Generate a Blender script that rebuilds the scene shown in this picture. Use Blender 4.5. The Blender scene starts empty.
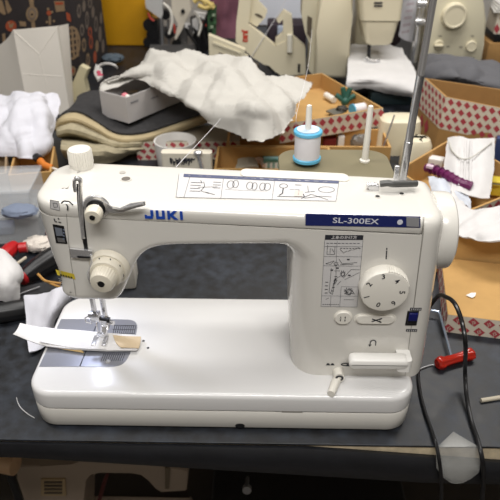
import bpy, bmesh, math, random
from mathutils import Vector as V, Matrix, noise
random.seed(4)
S = bpy.context.scene
COL = S.collection
PI = math.pi

# ------------------------------------------------------------------ camera
PITCH, YAW, ROLL = math.radians(33.03), math.radians(-1.15), math.radians(-0.05)
CAMP = V((0.268, -0.488, 0.578)); FPX = 600.0
FW = V((math.sin(YAW)*math.cos(PITCH), math.cos(YAW)*math.cos(PITCH), -math.sin(PITCH)))
RI = V((math.cos(YAW), -math.sin(YAW), 0)); UP = RI.cross(FW)
RI, UP = RI*math.cos(ROLL)+UP*math.sin(ROLL), UP*math.cos(ROLL)-RI*math.sin(ROLL)
cd = bpy.data.cameras.new('camera'); cam = bpy.data.objects.new('camera', cd); COL.objects.link(cam)
M = Matrix((RI, UP, -FW)).transposed().to_4x4(); M.translation = CAMP
cam.matrix_world = M
cd.sensor_fit = 'HORIZONTAL'; cd.sensor_width = 36; cd.lens = 36*FPX/500; cd.clip_start = .01
cd.dof.use_dof = True; cd.dof.focus_distance = .66; cd.dof.aperture_fstop = 11
S.camera = cam

# survey helpers: where a sight line from the survey point meets a real plane of the room
def ray(px, py): return FW + RI*((px-250)/FPX) - UP*((py-250)/FPX)
def oz(px, py, z=0.0): d = ray(px, py); return CAMP + d*((z-CAMP.z)/d.z)
def oy(px, py, y): d = ray(px, py); return CAMP + d*((y-CAMP.y)/d.y)
def ox(px, py, x): d = ray(px, py); return CAMP + d*((x-CAMP.x)/d.x)

# ------------------------------------------------------------------ materials
MATS = {}
def mat(name, rgb, rough=.5, metal=0, spec=.5, var=0, scale=30, bump=0, bscale=200, alpha=1, trans=0, coat=0, sheen=0, emit=None):
    if name in MATS: return MATS[name]
    m = bpy.data.materials.new(name); m.use_nodes = True
    nt = m.node_tree; b = nt.nodes['Principled BSDF']; L = nt.links
    lin = [((c/255+.055)/1.055)**2.4 if c > 10 else c/255/12.92 for c in rgb]
    b.inputs['Base Color'].default_value = (*lin, 1)
    b.inputs['Roughness'].default_value = rough; b.inputs['Metallic'].default_value = metal
    b.inputs['Specular IOR Level'].default_value = spec
    b.inputs['Alpha'].default_value = alpha
    b.inputs['Transmission Weight'].default_value = trans
    b.inputs['Coat Weight'].default_value = coat; b.inputs['Coat Roughness'].default_value = .08
    b.inputs['Sheen Weight'].default_value = sheen
    tc = nt.nodes.new('ShaderNodeTexCoord')
    if var:
        n = nt.nodes.new('ShaderNodeTexNoise'); n.inputs['Scale'].default_value = scale; n.inputs['Detail'].default_value = 6; n.inputs['Roughness'].default_value = .65
        L.new(tc.outputs['Object'], n.inputs['Vector'])
        r = nt.nodes.new('ShaderNodeValToRGB')
        r.color_ramp.elements[0].position = .3; r.color_ramp.elements[1].position = .7
        r.color_ramp.elements[0].color = (*[max(0, c*(1-var)) for c in lin], 1)
        r.color_ramp.elements[1].color = (*[min(1, c*(1+var)) for c in lin], 1)
        L.new(n.outputs['Fac'], r.inputs['Fac']); L.new(r.outputs['Color'], b.inputs['Base Color'])
    if bump:
        n2 = nt.nodes.new('ShaderNodeTexNoise'); n2.inputs['Scale'].default_value = bscale; n2.inputs['Detail'].default_value = 4
        L.new(tc.outputs['Object'], n2.inputs['Vector'])
        bp = nt.nodes.new('ShaderNodeBump'); bp.inputs['Strength'].default_value = bump; bp.inputs['Distance'].default_value = .002
        L.new(n2.outputs['Fac'], bp.inputs['Height']); L.new(bp.outputs['Normal'], b.inputs['Normal'])
    if emit:
        b.inputs['Emission Color'].default_value = (*emit[0], 1); b.inputs['Emission Strength'].default_value = emit[1]
    MATS[name] = m
    return m
SHELL = mat('white_enamel', (216, 213, 206), .22, coat=.3)
SHELLB = mat('white_enamel_bed', (218, 217, 216), .2, coat=.3)
WPLAST = mat('white_plastic', (232, 228, 218), .35)
IVORY = mat('ivory_plastic', (222, 215, 198), .4)
CHROME = mat('chrome', (226, 226, 228), .22, .75)
STEEL = mat('brushed_steel', (172, 172, 174), .42, .85)
PLATE = mat('satin_steel_plate', (158, 160, 170), .4, .6)
DARKM = mat('dark_metal', (60, 60, 62), .35, .8)
BLACK = mat('black_plastic', (18, 18, 20), .4)
INK = mat('black_ink', (38, 40, 48), .6)
GREYINK = mat('grey_ink', (88, 90, 98), .6)
NAVY = mat('navy_plate', (28, 38, 98), .35)
BLUE = mat('blue_ink', (20, 70, 170), .5)
SWITCHB = mat('blue_switch', (18, 24, 92), .3)
STICKER = mat('sticker_paper', (208, 206, 205), .5)
STICKB = mat('grey_blue_ink', (84, 90, 118), .5)
YELLOW = mat('yellow_label', (206, 184, 56), .5)
KHAKI = mat('olive_plastic', (118, 110, 84), .5)
GROOVE = mat('seam_gap', (140, 136, 128), .7)
CARD = mat('cardboard', (186, 146, 88), .8, var=.1, scale=14)
CARDD = mat('brown_cardboard', (168, 128, 76), .8, var=.12, scale=14)
PRINTW = mat('white_box_paper', (214, 204, 186), .7, var=.05)
RED = mat('red_print', (170, 62, 70), .7)
CREAM = mat('cream_plastic', (222, 213, 186), .45)
CREAM2 = mat('aged_cream_plastic', (206, 199, 174), .45)
CLOTH = mat('white_cotton', (212, 210, 209), .95, var=.03, bump=.25, bscale=500, sheen=.2)
CLOTHL = mat('cool_white_cotton', (212, 212, 220), .95, bump=.2, bscale=500, sheen=.2)
PAPER = mat('crumpled_paper', (192, 189, 182), .8, var=.03, bump=.2, bscale=90)
FELT = mat('beige_felt', (166, 156, 130), 1, var=.22, scale=60, bump=.5, bscale=400)
FELTEDGE = mat('tan_felt_edge', (176, 160, 126), 1, var=.1, bump=.4, bscale=400)
DFELT = mat('charcoal_felt', (52, 51, 52), 1, var=.25, scale=90, bump=.4, bscale=400)
GREYCL = mat('grey_cloth', (96, 96, 100), .95, bump=.3, bscale=300)
DARKF = mat('dark_printed_fabric', (46, 40, 40), .95, var=.15, scale=20, bump=.3, bscale=500)
TAN = mat('tan_print', (140, 116, 88), .95, var=.15)
RUST = mat('rust_print', (158, 74, 44), .95, var=.1)
GREYTAN = mat('grey_tan_print', (112, 100, 90), .95, var=.15)
GREYBOX = mat('pale_grey_card', (186, 182, 180), .6)
YELBOX = mat('yellow_paint', (214, 156, 22), .5, var=.04)
PURPLE = mat('purple_plastic', (98, 26, 78), .35)
MAUVE = mat('mauve_fabric', (112, 70, 84), .9, var=.1)
PINK = mat('pink_plastic', (206, 120, 130), .5)
GREENP = mat('green_circuit_board', (58, 92, 60), .5, var=.3, scale=120)
DGREEN = mat('dark_green_plastic', (38, 88, 74), .5)
CLEAR = mat('clear_plastic', (234, 237, 240), .12, alpha=.2)
TAPE = mat('frosted_tape', (200, 200, 196), .35, alpha=.32, bump=.3, bscale=120)
REDCLEAR = mat('clear_red_plastic', (188, 40, 22), .15, trans=.35)
REDP = mat('red_plastic', (176, 26, 30), .35)
WOOD = mat('pale_chipped_wood', (206, 190, 160), .7, var=.25, scale=40)
ORANGE = mat('orange_plastic', (210, 120, 40), .5)
LBLUE = mat('light_blue_plastic', (96, 178, 214), .35)
BLUEGREY = mat('blue_grey_sponge', (116, 126, 146), .8)
TURQ = mat('turquoise_package', (150, 196, 196), .5)
THREAD = mat('white_thread', (226, 224, 228), .8)
TANF = mat('tan_canvas', (198, 178, 148), .95, bump=.3, bscale=500)
FLOORM = mat('dark_floor', (70, 64, 58), .6, var=.2, scale=4)
WALLM = mat('grey_wall_paint', (176, 172, 166), .8, var=.04, scale=3)
RUBBER = mat('black_rubber', (14, 14, 15), .6)
TWIG = mat('tan_string', (180, 134, 70), .8)
# scuffed black sheet on the table, with bluish sheen painted into its colour
def table_mat():
    m = mat('scuffed_black_sheet', (46, 48, 54), .42, spec=.5)
    nt = m.node_tree; b = nt.nodes['Principled BSDF']; L = nt.links
    tc = nt.nodes.new('ShaderNodeTexCoord')
    n = nt.nodes.new('ShaderNodeTexNoise'); n.inputs['Scale'].default_value = 9; n.inputs['Detail'].default_value = 10; n.inputs['Roughness'].default_value = .7
    n2 = nt.nodes.new('ShaderNodeTexNoise'); n2.inputs['Scale'].default_value = 60; n2.inputs['Detail'].default_value = 8
    L.new(tc.outputs['Object'], n.inputs['Vector']); L.new(tc.outputs['Object'], n2.inputs['Vector'])
    mx = nt.nodes.new('ShaderNodeMath'); mx.operation = 'MULTIPLY'; L.new(n.outputs['Fac'], mx.inputs[0]); L.new(n2.outputs['Fac'], mx.inputs[1])
    r = nt.nodes.new('ShaderNodeValToRGB'); r.color_ramp.elements[0].position = .18; r.color_ramp.elements[1].position = .42
    r.color_ramp.elements[0].color = (.0045, .005, .0065, 1); r.color_ramp.elements[1].color = (.024, .030, .042, 1)
    L.new(mx.outputs[0], r.inputs['Fac']); L.new(r.outputs['Color'], b.inputs['Base Color'])
    r2 = nt.nodes.new('ShaderNodeMapRange'); r2.inputs['To Min'].default_value = .38; r2.inputs['To Max'].default_value = .6
    L.new(n2.outputs['Fac'], r2.inputs['Value']); L.new(r2.outputs['Result'], b.inputs['Roughness'])
    return m
TABLEM = table_mat()

# ------------------------------------------------------------------ mesh builder
WL = {}
def empty(name, loc, label, cat, group=None):
    o = bpy.data.objects.new(name, None); o.location = loc; o.empty_display_size = .02
    COL.objects.link(o); WL[o] = V(loc); o['label'] = label; o['category'] = cat
    if group: o['group'] = group
    return o
def spline(pts, n=6, closed=False):
    pts = [V(p) for p in pts]; N = len(pts); out = []
    for i in range(N if closed else N-1):
        g = (lambda k: pts[k % N]) if closed else (lambda k: pts[min(max(k, 0), N-1)])
        a, b, c, d = g(i-1), g(i), g(i+1), g(i+2)
        for k in range(n):
            t = k/n
            out.append(.5*((2*b)+(c-a)*t+(2*a-5*b+4*c-d)*t*t+(3*b-a-3*c+d)*t**3))
    if not closed: out.append(pts[-1])
    return out
def frame(d):
    d = V(d).normalized(); a = V((0, 0, 1)) if abs(d.z) < .9 else V((1, 0, 0))
    x = d.cross(a).normalized(); return x, d.cross(x).normalized()

class MB:
    def __init__(s): s.bm = bmesh.new()
    def face(s, pts, m=0):
        try:
            f = s.bm.faces.new([s.bm.verts.new(p) for p in pts]); f.material_index = m; return f
        except ValueError: return None
    def loft(s, rings, m=0, cap0=True, cap1=True, closed=True):
        R = [[s.bm.verts.new(p) for p in r] for r in rings]; n = len(rings[0])
        for a, b in zip(R, R[1:]):
            for i in range(n if closed else n-1):
                j = (i+1) % n
                f = s.bm.faces.new((a[i], a[j], b[j], b[i])); f.material_index = m
        if cap0: f = s.bm.faces.new(R[0][::-1]); f.material_index = m
        if cap1: f = s.bm.faces.new(R[-1]); f.material_index = m
        return s
    def box(s, c, size, rz=0, m=0, bev=0, R=None):
        if R is None: R = Matrix.Rotation(rz, 3, 'Z')
        c = V(c); b2 = bmesh.new(); bmesh.ops.create_cube(b2, size=1)
        for v in b2.verts: v.co = V((v.co.x*size[0], v.co.y*size[1], v.co.z*size[2]))
        if bev: bmesh.ops.bevel(b2, geom=b2.edges[:], offset=bev, segments=3, profile=.5, affect='EDGES')
        mp = {v: s.bm.verts.new(c+R@v.co) for v in b2.verts}
        for f in b2.faces:
            nf = s.bm.faces.new([mp[v] for v in f.verts]); nf.material_index = m
        b2.free(); return s
    def cyl(s, p0, p1, r0, r1=None, seg=24, m=0):
        p0, p1 = V(p0), V(p1); r1 = r0 if r1 is None else r1; x, y = frame(p1-p0)
        A = [2*PI*i/seg for i in range(seg)]
        return s.loft([[p+(x*math.cos(a)+y*math.sin(a))*r for a in A] for p, r in ((p0, r0), (p1, r1))], m)
    def lathe(s, prof, o, ax, seg=32, m=0, ribs=0, ribd=0, ribi=()):
        o, ax = V(o), V(ax).normalized(); x, y = frame(ax); rings = []
        for k, (r, t) in enumerate(prof):
            rr = []
            for i in range(seg):
                a = 2*PI*i/seg
                q = r*(1+ribd*math.cos(ribs*a)) if (ribs and k in ribi) else r
                rr.append(o+ax*t+(x*math.cos(a)+y*math.sin(a))*max(q, 1e-5))
            rings.append(rr)
        return s.loft(rings, m)
    def tube(s, pts, r, seg=8, m=0):
        pts = [V(p) for p in pts]; n = len(pts); rings = []; x = None
        for i, p in enumerate(pts):
            t = (pts[min(i+1, n-1)]-pts[max(i-1, 0)]).normalized()
            if x is None: x, _ = frame(t)
            x = (x-t*x.dot(t)).normalized(); y = t.cross(x); rr = r[i] if isinstance(r, (list, tuple)) else r
            rings.append([p+(x*math.cos(2*PI*k/seg)+y*math.sin(2*PI*k/seg))*rr for k in range(seg)])
        return s.loft(rings, m)
    def prism(s, poly, vec, m=0):
        poly = [V(p) for p in poly]; vec = V(vec)
        return s.loft([poly, [p+vec for p in poly]], m)
    def ball(s, c, r, sc=(1, 1, 1), m=0, seg=16, amp=0, nsc=10):
        c = V(c); b2 = bmesh.new(); bmesh.ops.create_uvsphere(b2, u_segments=seg*2, v_segments=seg, radius=1)
        mp = {}
        for v in b2.verts:
            k = 1+(amp*noise.noise(v.co*nsc+c*37) if amp else 0)
            mp[v] = s.bm.verts.new(c+V((v.co.x*r*sc[0], v.co.y*r*sc[1], v.co.z*r*sc[2]))*k)
        for f in b2.faces:
            nf = s.bm.faces.new([mp[v] for v in f.verts]); nf.material_index = m
        b2.free(); return s
    def text(s, txt, size, O, ex, ey, m=0, sx=1, off=.0, align='CENTER'):
        cu = bpy.data.curves.new('t', 'FONT'); cu.body = txt; cu.size = size; cu.align_x = align; cu.align_y = 'CENTER'; cu.offset = off; cu.resolution_u = 3
        ob = bpy.data.objects.new('t', cu); COL.objects.link(ob); bpy.context.view_layer.update()
        me = ob.evaluated_get(bpy.context.evaluated_depsgraph_get()).to_mesh()
        O, ex, ey = V(O), V(ex).normalized(), V(ey).normalized()
        vs = [s.bm.verts.new(O+ex*(v.co.x*sx)+ey*v.co.y) for v in me.vertices]
        for p in me.polygons:
            try: f = s.bm.faces.new([vs[i] for i in p.vertices]); f.material_index = m
            except ValueError: pass
        bpy.data.objects.remove(ob); bpy.data.curves.remove(cu); return s
    def build(s, name, mats, parent=None, label=None, cat=None, group=None, kind=None, smooth=35, weld=True):
        bm = s.bm
        if weld: bmesh.ops.remove_doubles(bm, verts=bm.verts[:], dist=1e-6)
        bmesh.ops.recalc_face_normals(bm, faces=bm.faces[:])
        if parent is not None: o_ = WL[parent]
        else:
            lo = V([min(v.co[k] for v in bm.verts) for k in range(3)]); hi = V([max(v.co[k] for v in bm.verts) for k in range(3)])
            o_ = V(((lo.x+hi.x)/2, (lo.y+hi.y)/2, lo.z))
        for v in bm.verts: v.co -= o_
        me = bpy.data.meshes.new(name); bm.to_mesh(me); bm.free()
        for mm in (mats if isinstance(mats, (list, tuple)) else [mats]): me.materials.append(mm)
        if smooth:
            me.polygons.foreach_set('use_smooth', [True]*len(me.polygons)); me.set_sharp_from_angle(angle=math.radians(smooth))
        o = bpy.data.objects.new(name, me); COL.objects.link(o); WL[o] = o_
        if parent is not None: o.parent = parent; o.location = (0, 0, 0)
        else: o.location = o_
        if label: o['label'] = label
        if cat: o['category'] = cat
        if group: o['group'] = group
        if kind: o['kind'] = kind
        return o

def sheet(mb, net, n=5, amp=0, nsc=12, th=.002, seed=0, m=0, ridge=0, crease=0, cf=14, ani=None, jag=0):
    """soft sheet through a net of points, wrinkled, with thickness"""
    rows = [spline(r, n) for r in net]; cols = list(zip(*rows)); cols = [spline(c, n) for c in cols]; G = list(zip(*cols))
    G = [list(r) for r in G]; h, w = len(G), len(G[0]); N = [[None]*w for _ in range(h)]
    def normals(G):
        for i in range(h):
            for j in range(w):
                a = G[min(i+1, h-1)][j]-G[max(i-1, 0)][j]; b = G[i][min(j+1, w-1)]-G[i][max(j-1, 0)]
                c = b.cross(a); N[i][j] = c.normalized() if c.length > 1e-12 else V((0, 0, 1))
                if N[i][j].z < 0 and abs(N[i][j].z) > .3: pass
    normals(G)
    if amp:
        so = V((seed*7.3, seed*3.1, seed*1.7)); G2 = []
        rg_ = random.Random(seed); CR = []
        for k_ in range(9):
            an = rg_.uniform(0, PI); f_ = cf*rg_.uniform(.5, 2.2); CR.append((V((math.cos(an), math.sin(an), rg_.uniform(-.3, .3))), f_, rg_.uniform(0, 2), cf/f_*rg_.uniform(.5, 1.2)))
        for i in range(h):
            rr = []
            for j in range(w):
                p = G[i][j]; pn = p if ani is None else p-V(ani)*(p.dot(V(ani))*.88); d = noise.fractal(pn*nsc+so, 1.0, 2.0, 3)
                if ridge: d = (1-ridge)*d+ridge*(.5-abs(noise.noise(pn*nsc*.8+so))*2.2)
                if crease: d += sum(a_*(abs(((p.dot(n_)*f_+o2) % 2)-1)-.5) for n_, f_, o2, a_ in CR)*crease/amp
                rr.append(p+N[i][j]*amp*d)
            G2.append(rr)
        G = G2; normals(G)
    if jag:
        rj = random.Random(seed+5)
        for i in range(h):
            for j in range(w):
                if i in (0, h-1) or j in (0, w-1): G[i][j] = G[i][j]+V((rj.gauss(0, jag), rj.gauss(0, jag), rj.gauss(0, jag*.6)))+V((noise.noise(G[i][j]*60), noise.noise(G[i][j]*60+V((9, 3, 1))), 0))*jag*3
    top = [[mb.bm.verts.new(G[i][j]) for j in range(w)] for i in range(h)]
    bot = [[mb.bm.verts.new(G[i][j]-N[i][j]*th) for j in range(w)] for i in range(h)]
    def q(a, b, c, d):
        f = mb.bm.faces.new((a, b, c, d)); f.material_index = m
    for i in range(h-1):
        for j in range(w-1):
            q(top[i][j], top[i][j+1], top[i+1][j+1], top[i+1][j]); q(bot[i][j], bot[i+1][j], bot[i+1][j+1], bot[i][j+1])
    for i in range(h-1):
        q(top[i][0], top[i+1][0], bot[i+1][0], bot[i][0]); q(top[i][-1], bot[i][-1], bot[i+1][-1], top[i+1][-1])
    for j in range(w-1):
        q(top[0][j], bot[0][j], bot[0][j+1], top[0][j+1]); q(top[-1][j], top[-1][j+1], bot[-1][j+1], bot[-1][j])
    return mb
def arc(cx, cy, r, a0, a1, n=8, rx=None):
    rx = r if rx is None else rx
    return [(cx+rx*math.cos(math.radians(a0+(a1-a0)*i/n)), cy+r*math.sin(math.radians(a0+(a1-a0)*i/n))) for i in range(n+1)]
def rrect(x0, y0, x1, y1, r, n=6, rs=None):
    rs = rs or (r, r, r, r)
    return arc(x1-rs[0], y0+rs[0], rs[0], -90, 0, n)+arc(x1-rs[1], y1-rs[1], rs[1], 0, 90, n)+arc(x0+rs[2], y1-rs[2], rs[2], 90, 180, n)+arc(x0+rs[3], y0+rs[3], rs[3], 180, 270, n)
def diamonds(mb, O, ex, ey, w, h, nx, ny, m, nrm, frac=.62, letters=None):
    """printed lozenges on a box face"""
    O, ex, ey, nrm = V(O), V(ex).normalized(), V(ey).normalized(), V(nrm).normalized()
    cx, cy = w/nx, h/ny
    for j in range(ny):
        for i in range(nx):
            c = O+ex*(cx*(i+.5+(.25 if j % 2 else -.25)))+ey*(cy*(j+.5))+nrm*.0006
            a = ex*cx*frac*.62; b = ey*cy*frac*.78
            sk = ex*cx*.1
            mb.face([c-a, c-b+sk, c+a, c+b-sk], m)
            if letters is not None:
                mb.text('JS', cy*.5, c+nrm*.0006, (ex+ey*.5), (ey-ex*.35), letters, 1, .0)
def openbox(mb, A, B, depth, h, t=.004, m=0, z0=None):
    """open cardboard box: A, B its front bottom corners, depth away from the viewer; returns axes"""
    A, B = V(A), V(B); ex = (B-A); w = ex.length; ex = ex/w; ey = V((-ex.y, ex.x, 0)); ez = V((0, 0, 1))
    R = Matrix((ex, ey, ez)).transposed()
    def bx(x0, x1, y0, y1, z0, z1):
        mb.box(A+ex*(x0+x1)/2+ey*(y0+y1)/2+ez*(z0+z1)/2, (x1-x0, y1-y0, z1-z0), m=m, R=R)
    bx(0, w, 0, depth, 0, t)
    bx(0, w, 0, t, t, h); bx(0, w, depth-t, depth, t, h); bx(0, t, t, depth-t, t, h); bx(w-t, w, t, depth-t, t, h)
    return A, ex, ey, ez, w

def qbox(mb, bot, top, t=.004, m=0):
    """open box with free corners (front left, front right, back right, back left)"""
    bot = [V(p) for p in bot]; top = [V(p) for p in top]
    def inset(r, t):
        out = []
        for i in range(4):
            a = (r[i-1]-r[i]).normalized(); c = (r[(i+1) % 4]-r[i]).normalized(); out.append(r[i]+(a+c)*t/max(.3, abs(a.cross(c).z)))
        return out
    ti = inset(top, t); bi = [p+V((0, 0, t)) for p in inset(bot, t)]
    mb.loft([bot, top, ti, bi], m)
def qpat(mb, a, b_, c, d, nx, ny, mw, mr, off=.0006, paper=True):
    """printed lozenges on the quad a b c d (bottom left, bottom right, top right, top left)"""
    a, b_, c, d = V(a), V(b_), V(c), V(d); n = (b_-a).cross(d-a).normalized()
    f = lambda u, v, o: (a.lerp(b_, u)).lerp(d.lerp(c, u), v)+n*o
    if paper: mb.face([f(0, 0, off), f(1, 0, off), f(1, 1, off), f(0, 1, off)], mw)
    for j in range(ny):
        for i in range(nx):
            u, v = (i+.5+(.25 if j % 2 else -.25))/nx, (j+.5)/ny; du, dv = .40/nx, .43/ny
            mb.face([f(u-du, v, off*2), f(u+.06/nx, v-dv, off*2), f(u+du, v, off*2), f(u-.06/nx, v+dv, off*2)], mr)

# ================================================================== SETTING
b = MB(); b.box((.3, 0, -.735), (4.46, 4.46, .03)); b.build('floor', FLOORM, kind='structure')
for nm_, c_, s_ in (('wall_back', (.3, 2.2, .54), (4.4, .06, 2.52)), ('wall_front', (.3, -2.2, .54), (4.4, .06, 2.52)), ('wall_left', (-1.9, 0, .54), (.06, 4.34, 2.52)), ('wall_right', (2.5, 0, .54), (.06, 4.34, 2.52))):
    b = MB(); b.box(c_, s_); b.build(nm_, WALLM, kind='structure')
b = MB(); b.box((.3, 0, 1.83), (4.46, 4.46, .06)); b.build('ceiling', mat('white_ceiling', (226, 224, 220), .9), kind='structure')

# ------------------------------------------------------------------ work table
TBX0, TBX1, TBY0, TBY1 = -1.15, 1.75, -.018, 2.1
tb = empty('work_table', (.3, 1.04, -.72), 'long work table covered with a scuffed black sheet', 'table')
b = MB(); b.box((.3, (TBY0+TBY1)/2, -.01425), (TBX1-TBX0, TBY1-TBY0-.004, .0225)); b.build('tabletop', WOOD, tb, 'pale chipped wooden tabletop edge')
b = MB(); b.box((.3, (TBY0+TBY1)/2, -.0015), (TBX1-TBX0, TBY1-TBY0, .003), bev=.001); b.build('black_sheet', TABLEM, tb, 'scuffed black sheet over the top')
b = MB(); rings = []
for i in range(60):
    x = TBX0+(TBX1-TBX0)*i/59
    k = min(max((x-.33)/.24, 0), 1); k2 = min(max((.33-x)/.3, 0), 1)
    zt = -.0045-.0205*k; y = TBY0-.001; zb = min(-.0275, max(-.064, -.028-.072*(x+.02)))
    bulge = .006+.1*(-.0275-zb)+.001*math.sin(x*9)
    prof = [(y+.002, zt), (y-.003, zt+.0012), (y-bulge*.8, zt-.005), (y-bulge, (zt+zb)/2), (y-bulge*.7, zb+.004), (y-.003, zb), (y+.002, zb)]
    rings.append([V((x, p[0], p[1])) for p in prof])
b.loft(rings); b.build('edge_band', mat('black_vinyl', (21, 22, 26), .42, var=.3, scale=40), tb, 'black vinyl band along the edge', smooth=60)
for lx in (TBX0+.06, TBX1-.06):
    for ly in (.15, TBY1-.08):
        b = MB(); b.box((lx, ly, -.37275), (.05, .05, .6945)); b.build('leg', DARKM, tb)

# ================================================================== SEWING MACHINE
H = .0605; YF = .0343; YB = .135; W = .45; D = .185
sm = empty('sewing_machine', (.225, .09, 0), 'large white sewing machine with blue lettering in the foreground', 'sewing machine')
def ring(x0, y0, x1, y1, r, z, ins=0):
    return [V((p[0], p[1], z)) for p in rrect(x0+ins, y0+ins, x1-ins, y1-ins, max(r-ins, .002), 8)]
# bed
b = MB()
b.loft([ring(-.005, -.001, W+.001, D, .03, z, i) for z, i in ((.0345, .003), (.0352, .001), (.036, .0002), (.037, 0), (.054, .0), (.0565, .0005), (.0582, .0014), (.0594, .0028), (.0602, .0046), (H, .0066))])
b.build('bed', SHELLB, sm)
b = MB()
b.loft([ring(-.005, -.001, W+.001, D, .03, z, i) for z, i in ((.003, .006), (.0035, .0035), (.006, .0015), (.02, .0006), (.0325, .0004), (.0335, .001), (.034, .003), (.0355, .0035))])
b.build('base', SHELL, sm)
for fx in (.05, .40):
    for fy in (.04, .15):
        b = MB(); b.cyl((fx, fy, 0), (fx, fy, .0035), .012); b.build('rubber_foot', RUBBER, sm)
hp = oy(240, 425.5, .0006)
b = MB(); b.prism([V((hp.x+.0058*math.cos(a), .0008, hp.z+.004*math.sin(a))) for a in [2*PI*i/24 for i in range(24)]], (0, -.0008, 0)); b.build('knee_lift_socket', BLACK, sm)
hp = oy(292, 412, 0)
b = MB(); b.box((hp.x, -.0003, .0355), (.024, .0012, .0022)); b.build('cover_notch', GROOVE, sm)

# body: arm, head and column in one casting
SX = lambda x: -.045*(x-.14)          # the top slopes gently to the right
SEAM = .2710; TOP0 = .274
def P(px, py, y=YF): q = oy(px, py, y); return (q.x, q.z)
line = []
lx = .0365
line += [(lx, SEAM+SX(lx), .028), (lx+.0015, .25, .028), (lx+.006, .222, .023), (lx+.0125, .196, .015)]
pts = [P(62.8, 286, .046), P(64.5, 291, .044), P(68, 295, .042), P(73, 297.8, .04), P(79, 298.9, .04), P(95, 299, .04), P(111, 299, .04), P(117, 297.5, .04), P(121, 294, .04), P(124, 289, .04), P(128, 280, .04), P(132, 271, .04), P(136.5, 261, .04), P(141, 254.5, .04), P(148, 249, .04), P(158, 245.5, .04), P(172, 243.8, .04)]
rad = [.0115, .011, .0105, .010, .0095, .009, .0085, .008]+[.007]*9
line += [(p[0], p[1], r) for p, r in zip(pts, rad)]
zu = P(172, 243.8, .04)[1]
line += [(.20, zu+.001, .007), (.25, zu+.0015, .008)]
xl = oy(287.5, 300, .066).x
line += [(xl-.02, zu+.001, .01), (xl-.011, zu-.001, .014), (xl-.005, zu-.0055, .019), (xl-.0015, zu-.013, .025), (xl, zu-.025, .03), (xl+.001, .17, .032), (xl+.003, .12, .032), (xl+.007, H-.002, .032)]
den = spline([V((p[0], p[1], p[2])) for p in line], 4)
K = 7; YR = []
def nrm2(i):
    a = den[max(i-1, 0)]; c = den[min(i+1, len(den)-1)]
    t = V((c.x-a.x, c.y-a.y)); t.normalize(); n = V((-t.y, t.x))
    if i == 0 : n = V((1, 0))
    if i == len(den)-1: n = V((1, 0))
    return n
rings = [[V((p.x, YB, p.y)) for p in den]]
for k in range(K+2):
    rr = []
    for i, p in enumerate(den):
        t = min(k/K, 1)*PI/2; r = p.z; off = r*(1-math.cos(t))+(.0015 if k > K else 0); y = YF+r*(1-math.sin(t)); n = nrm2(i)
        rr.append(V((p.x+n.x*off, y, p.y+n.y*off)))
    rings.append(rr)
b = MB(); b.loft(rings, closed=False, cap0=False, cap1=False)
XR = lambda z: .4425-(z-.06)*(.0115/.225)
zr = SEAM+SX(XR(.26))
last = rings[-1]
b.face(last+[V((XR(.06), YF, H-.002)), V((XR(zr), YF, zr)), V((last[0].x+.0, YF, last[0].z))][:2]+[])
bk = rings[0]
b.face([p.copy() for p in bk]+[V((XR(.06), YB, H-.002)), V((XR(zr), YB, zr))])
top = [r[0] for r in rings][::-1]
b.face([p.copy() for p in top]+[V((XR(zr), YB, zr)), V((XR(zr), YF, zr))])
b.face([V((XR(zr), YF, zr)), V((XR(.06), YF, H-.002)), V((XR(.06), YB, H-.002)), V((XR(zr), YB, zr))])
b.build('body', SHELL, sm, smooth=30)
# top cover
def cover_ring(z, ins):
    x0, x1 = lx, .4325
    pts = arc(x1-.003, YF+.003, .003, -90, 0, 2)+arc(x1-.003, YB-.003, .003, 0, 90, 2)+arc(x0+.036, YB-.036, .036, 90, 180, 10)+arc(x0+.028, YF+.028, .028, 180, 270, 10)
    cx, cy = .23, (YF+YB)/2; out = []
    for i, (x, y) in enumerate(pts):
        # inset towards the inside
        nx = 0; ny = 0
        if y < YF+.0281: ny = ins*(1 if x > x0+.0279 else (YF+.028-y)/.028)
        if y > YB-.0361: ny = -ins*(1 if x > x0+.0359 else (y-YB+.036)/.036)
        if x < x0+.0361: nx = ins*((x0+.032-x)/.032 if x < x0+.032 else 0)
        out.append(V((x+nx, y+ny, z+SX(x))))
    return out
b = MB()
b.loft([cover_ring(z, i) for z, i in ((SEAM+.0001, .005), (SEAM+.0017, .005), (SEAM+.0018, .0005), (SEAM+.0026, 0), (TOP0+.0085, .0002), (TOP0+.0108, .0009), (TOP0+.0126, .0024), (TOP0+.0138, .0048), (TOP0+.0145, .0085), (TOP0+.0151, .016), (TOP0+.0155, .026), (TOP0+.0157, .032))])
b.build('top_cover', SHELL, sm, smooth=50)
b = MB(); b.loft([cover_ring(SEAM-.0004, .0022), cover_ring(SEAM+.0022, .0022)]); b.build('seam_shade_liner', mat('seam_shade_grey', (84, 80, 74), .8), sm)  # dark liner added inside the groove, painting the shade of the seam
ZT = lambda x: TOP0+.0157+SX(x)
# end cover
b = MB(); rings = []
def cap_ring(z, ins, zz=None):
    zz = z if zz is None else zz
    xs = XR(zz)+.0004; xr = .4595+max(0, (.26-zz))*.045; xr = min(xr, .4675)
    r = min(.022, xr-xs-.002)
    pts = [(xs, YF)]+arc(xr-r, YF+.03, .03-ins, -90, 0, 8, r-ins)+arc(xr-.016, YB-.016, .016-ins, 0, 90, 6)+[(xs, YB-ins)]
    pts[0] = (xs, YF+ins)
    return [V((x, y, z)) for x, y in pts]
zt = ZT(.44)-.0005
for z, i in ((H-.001, 0), (.10, 0), (.15, 0), (.20, 0), (.24, 0), (zt-.016, 0), (zt-.010, .0008), (zt-.006, .0025), (zt-.003, .005), (zt-.001, .009), (zt, .0135)):
    rings.append(cap_ring(z, i))
b.loft(rings); b.build('end_cover', SHELL, sm, smooth=50)
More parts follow.
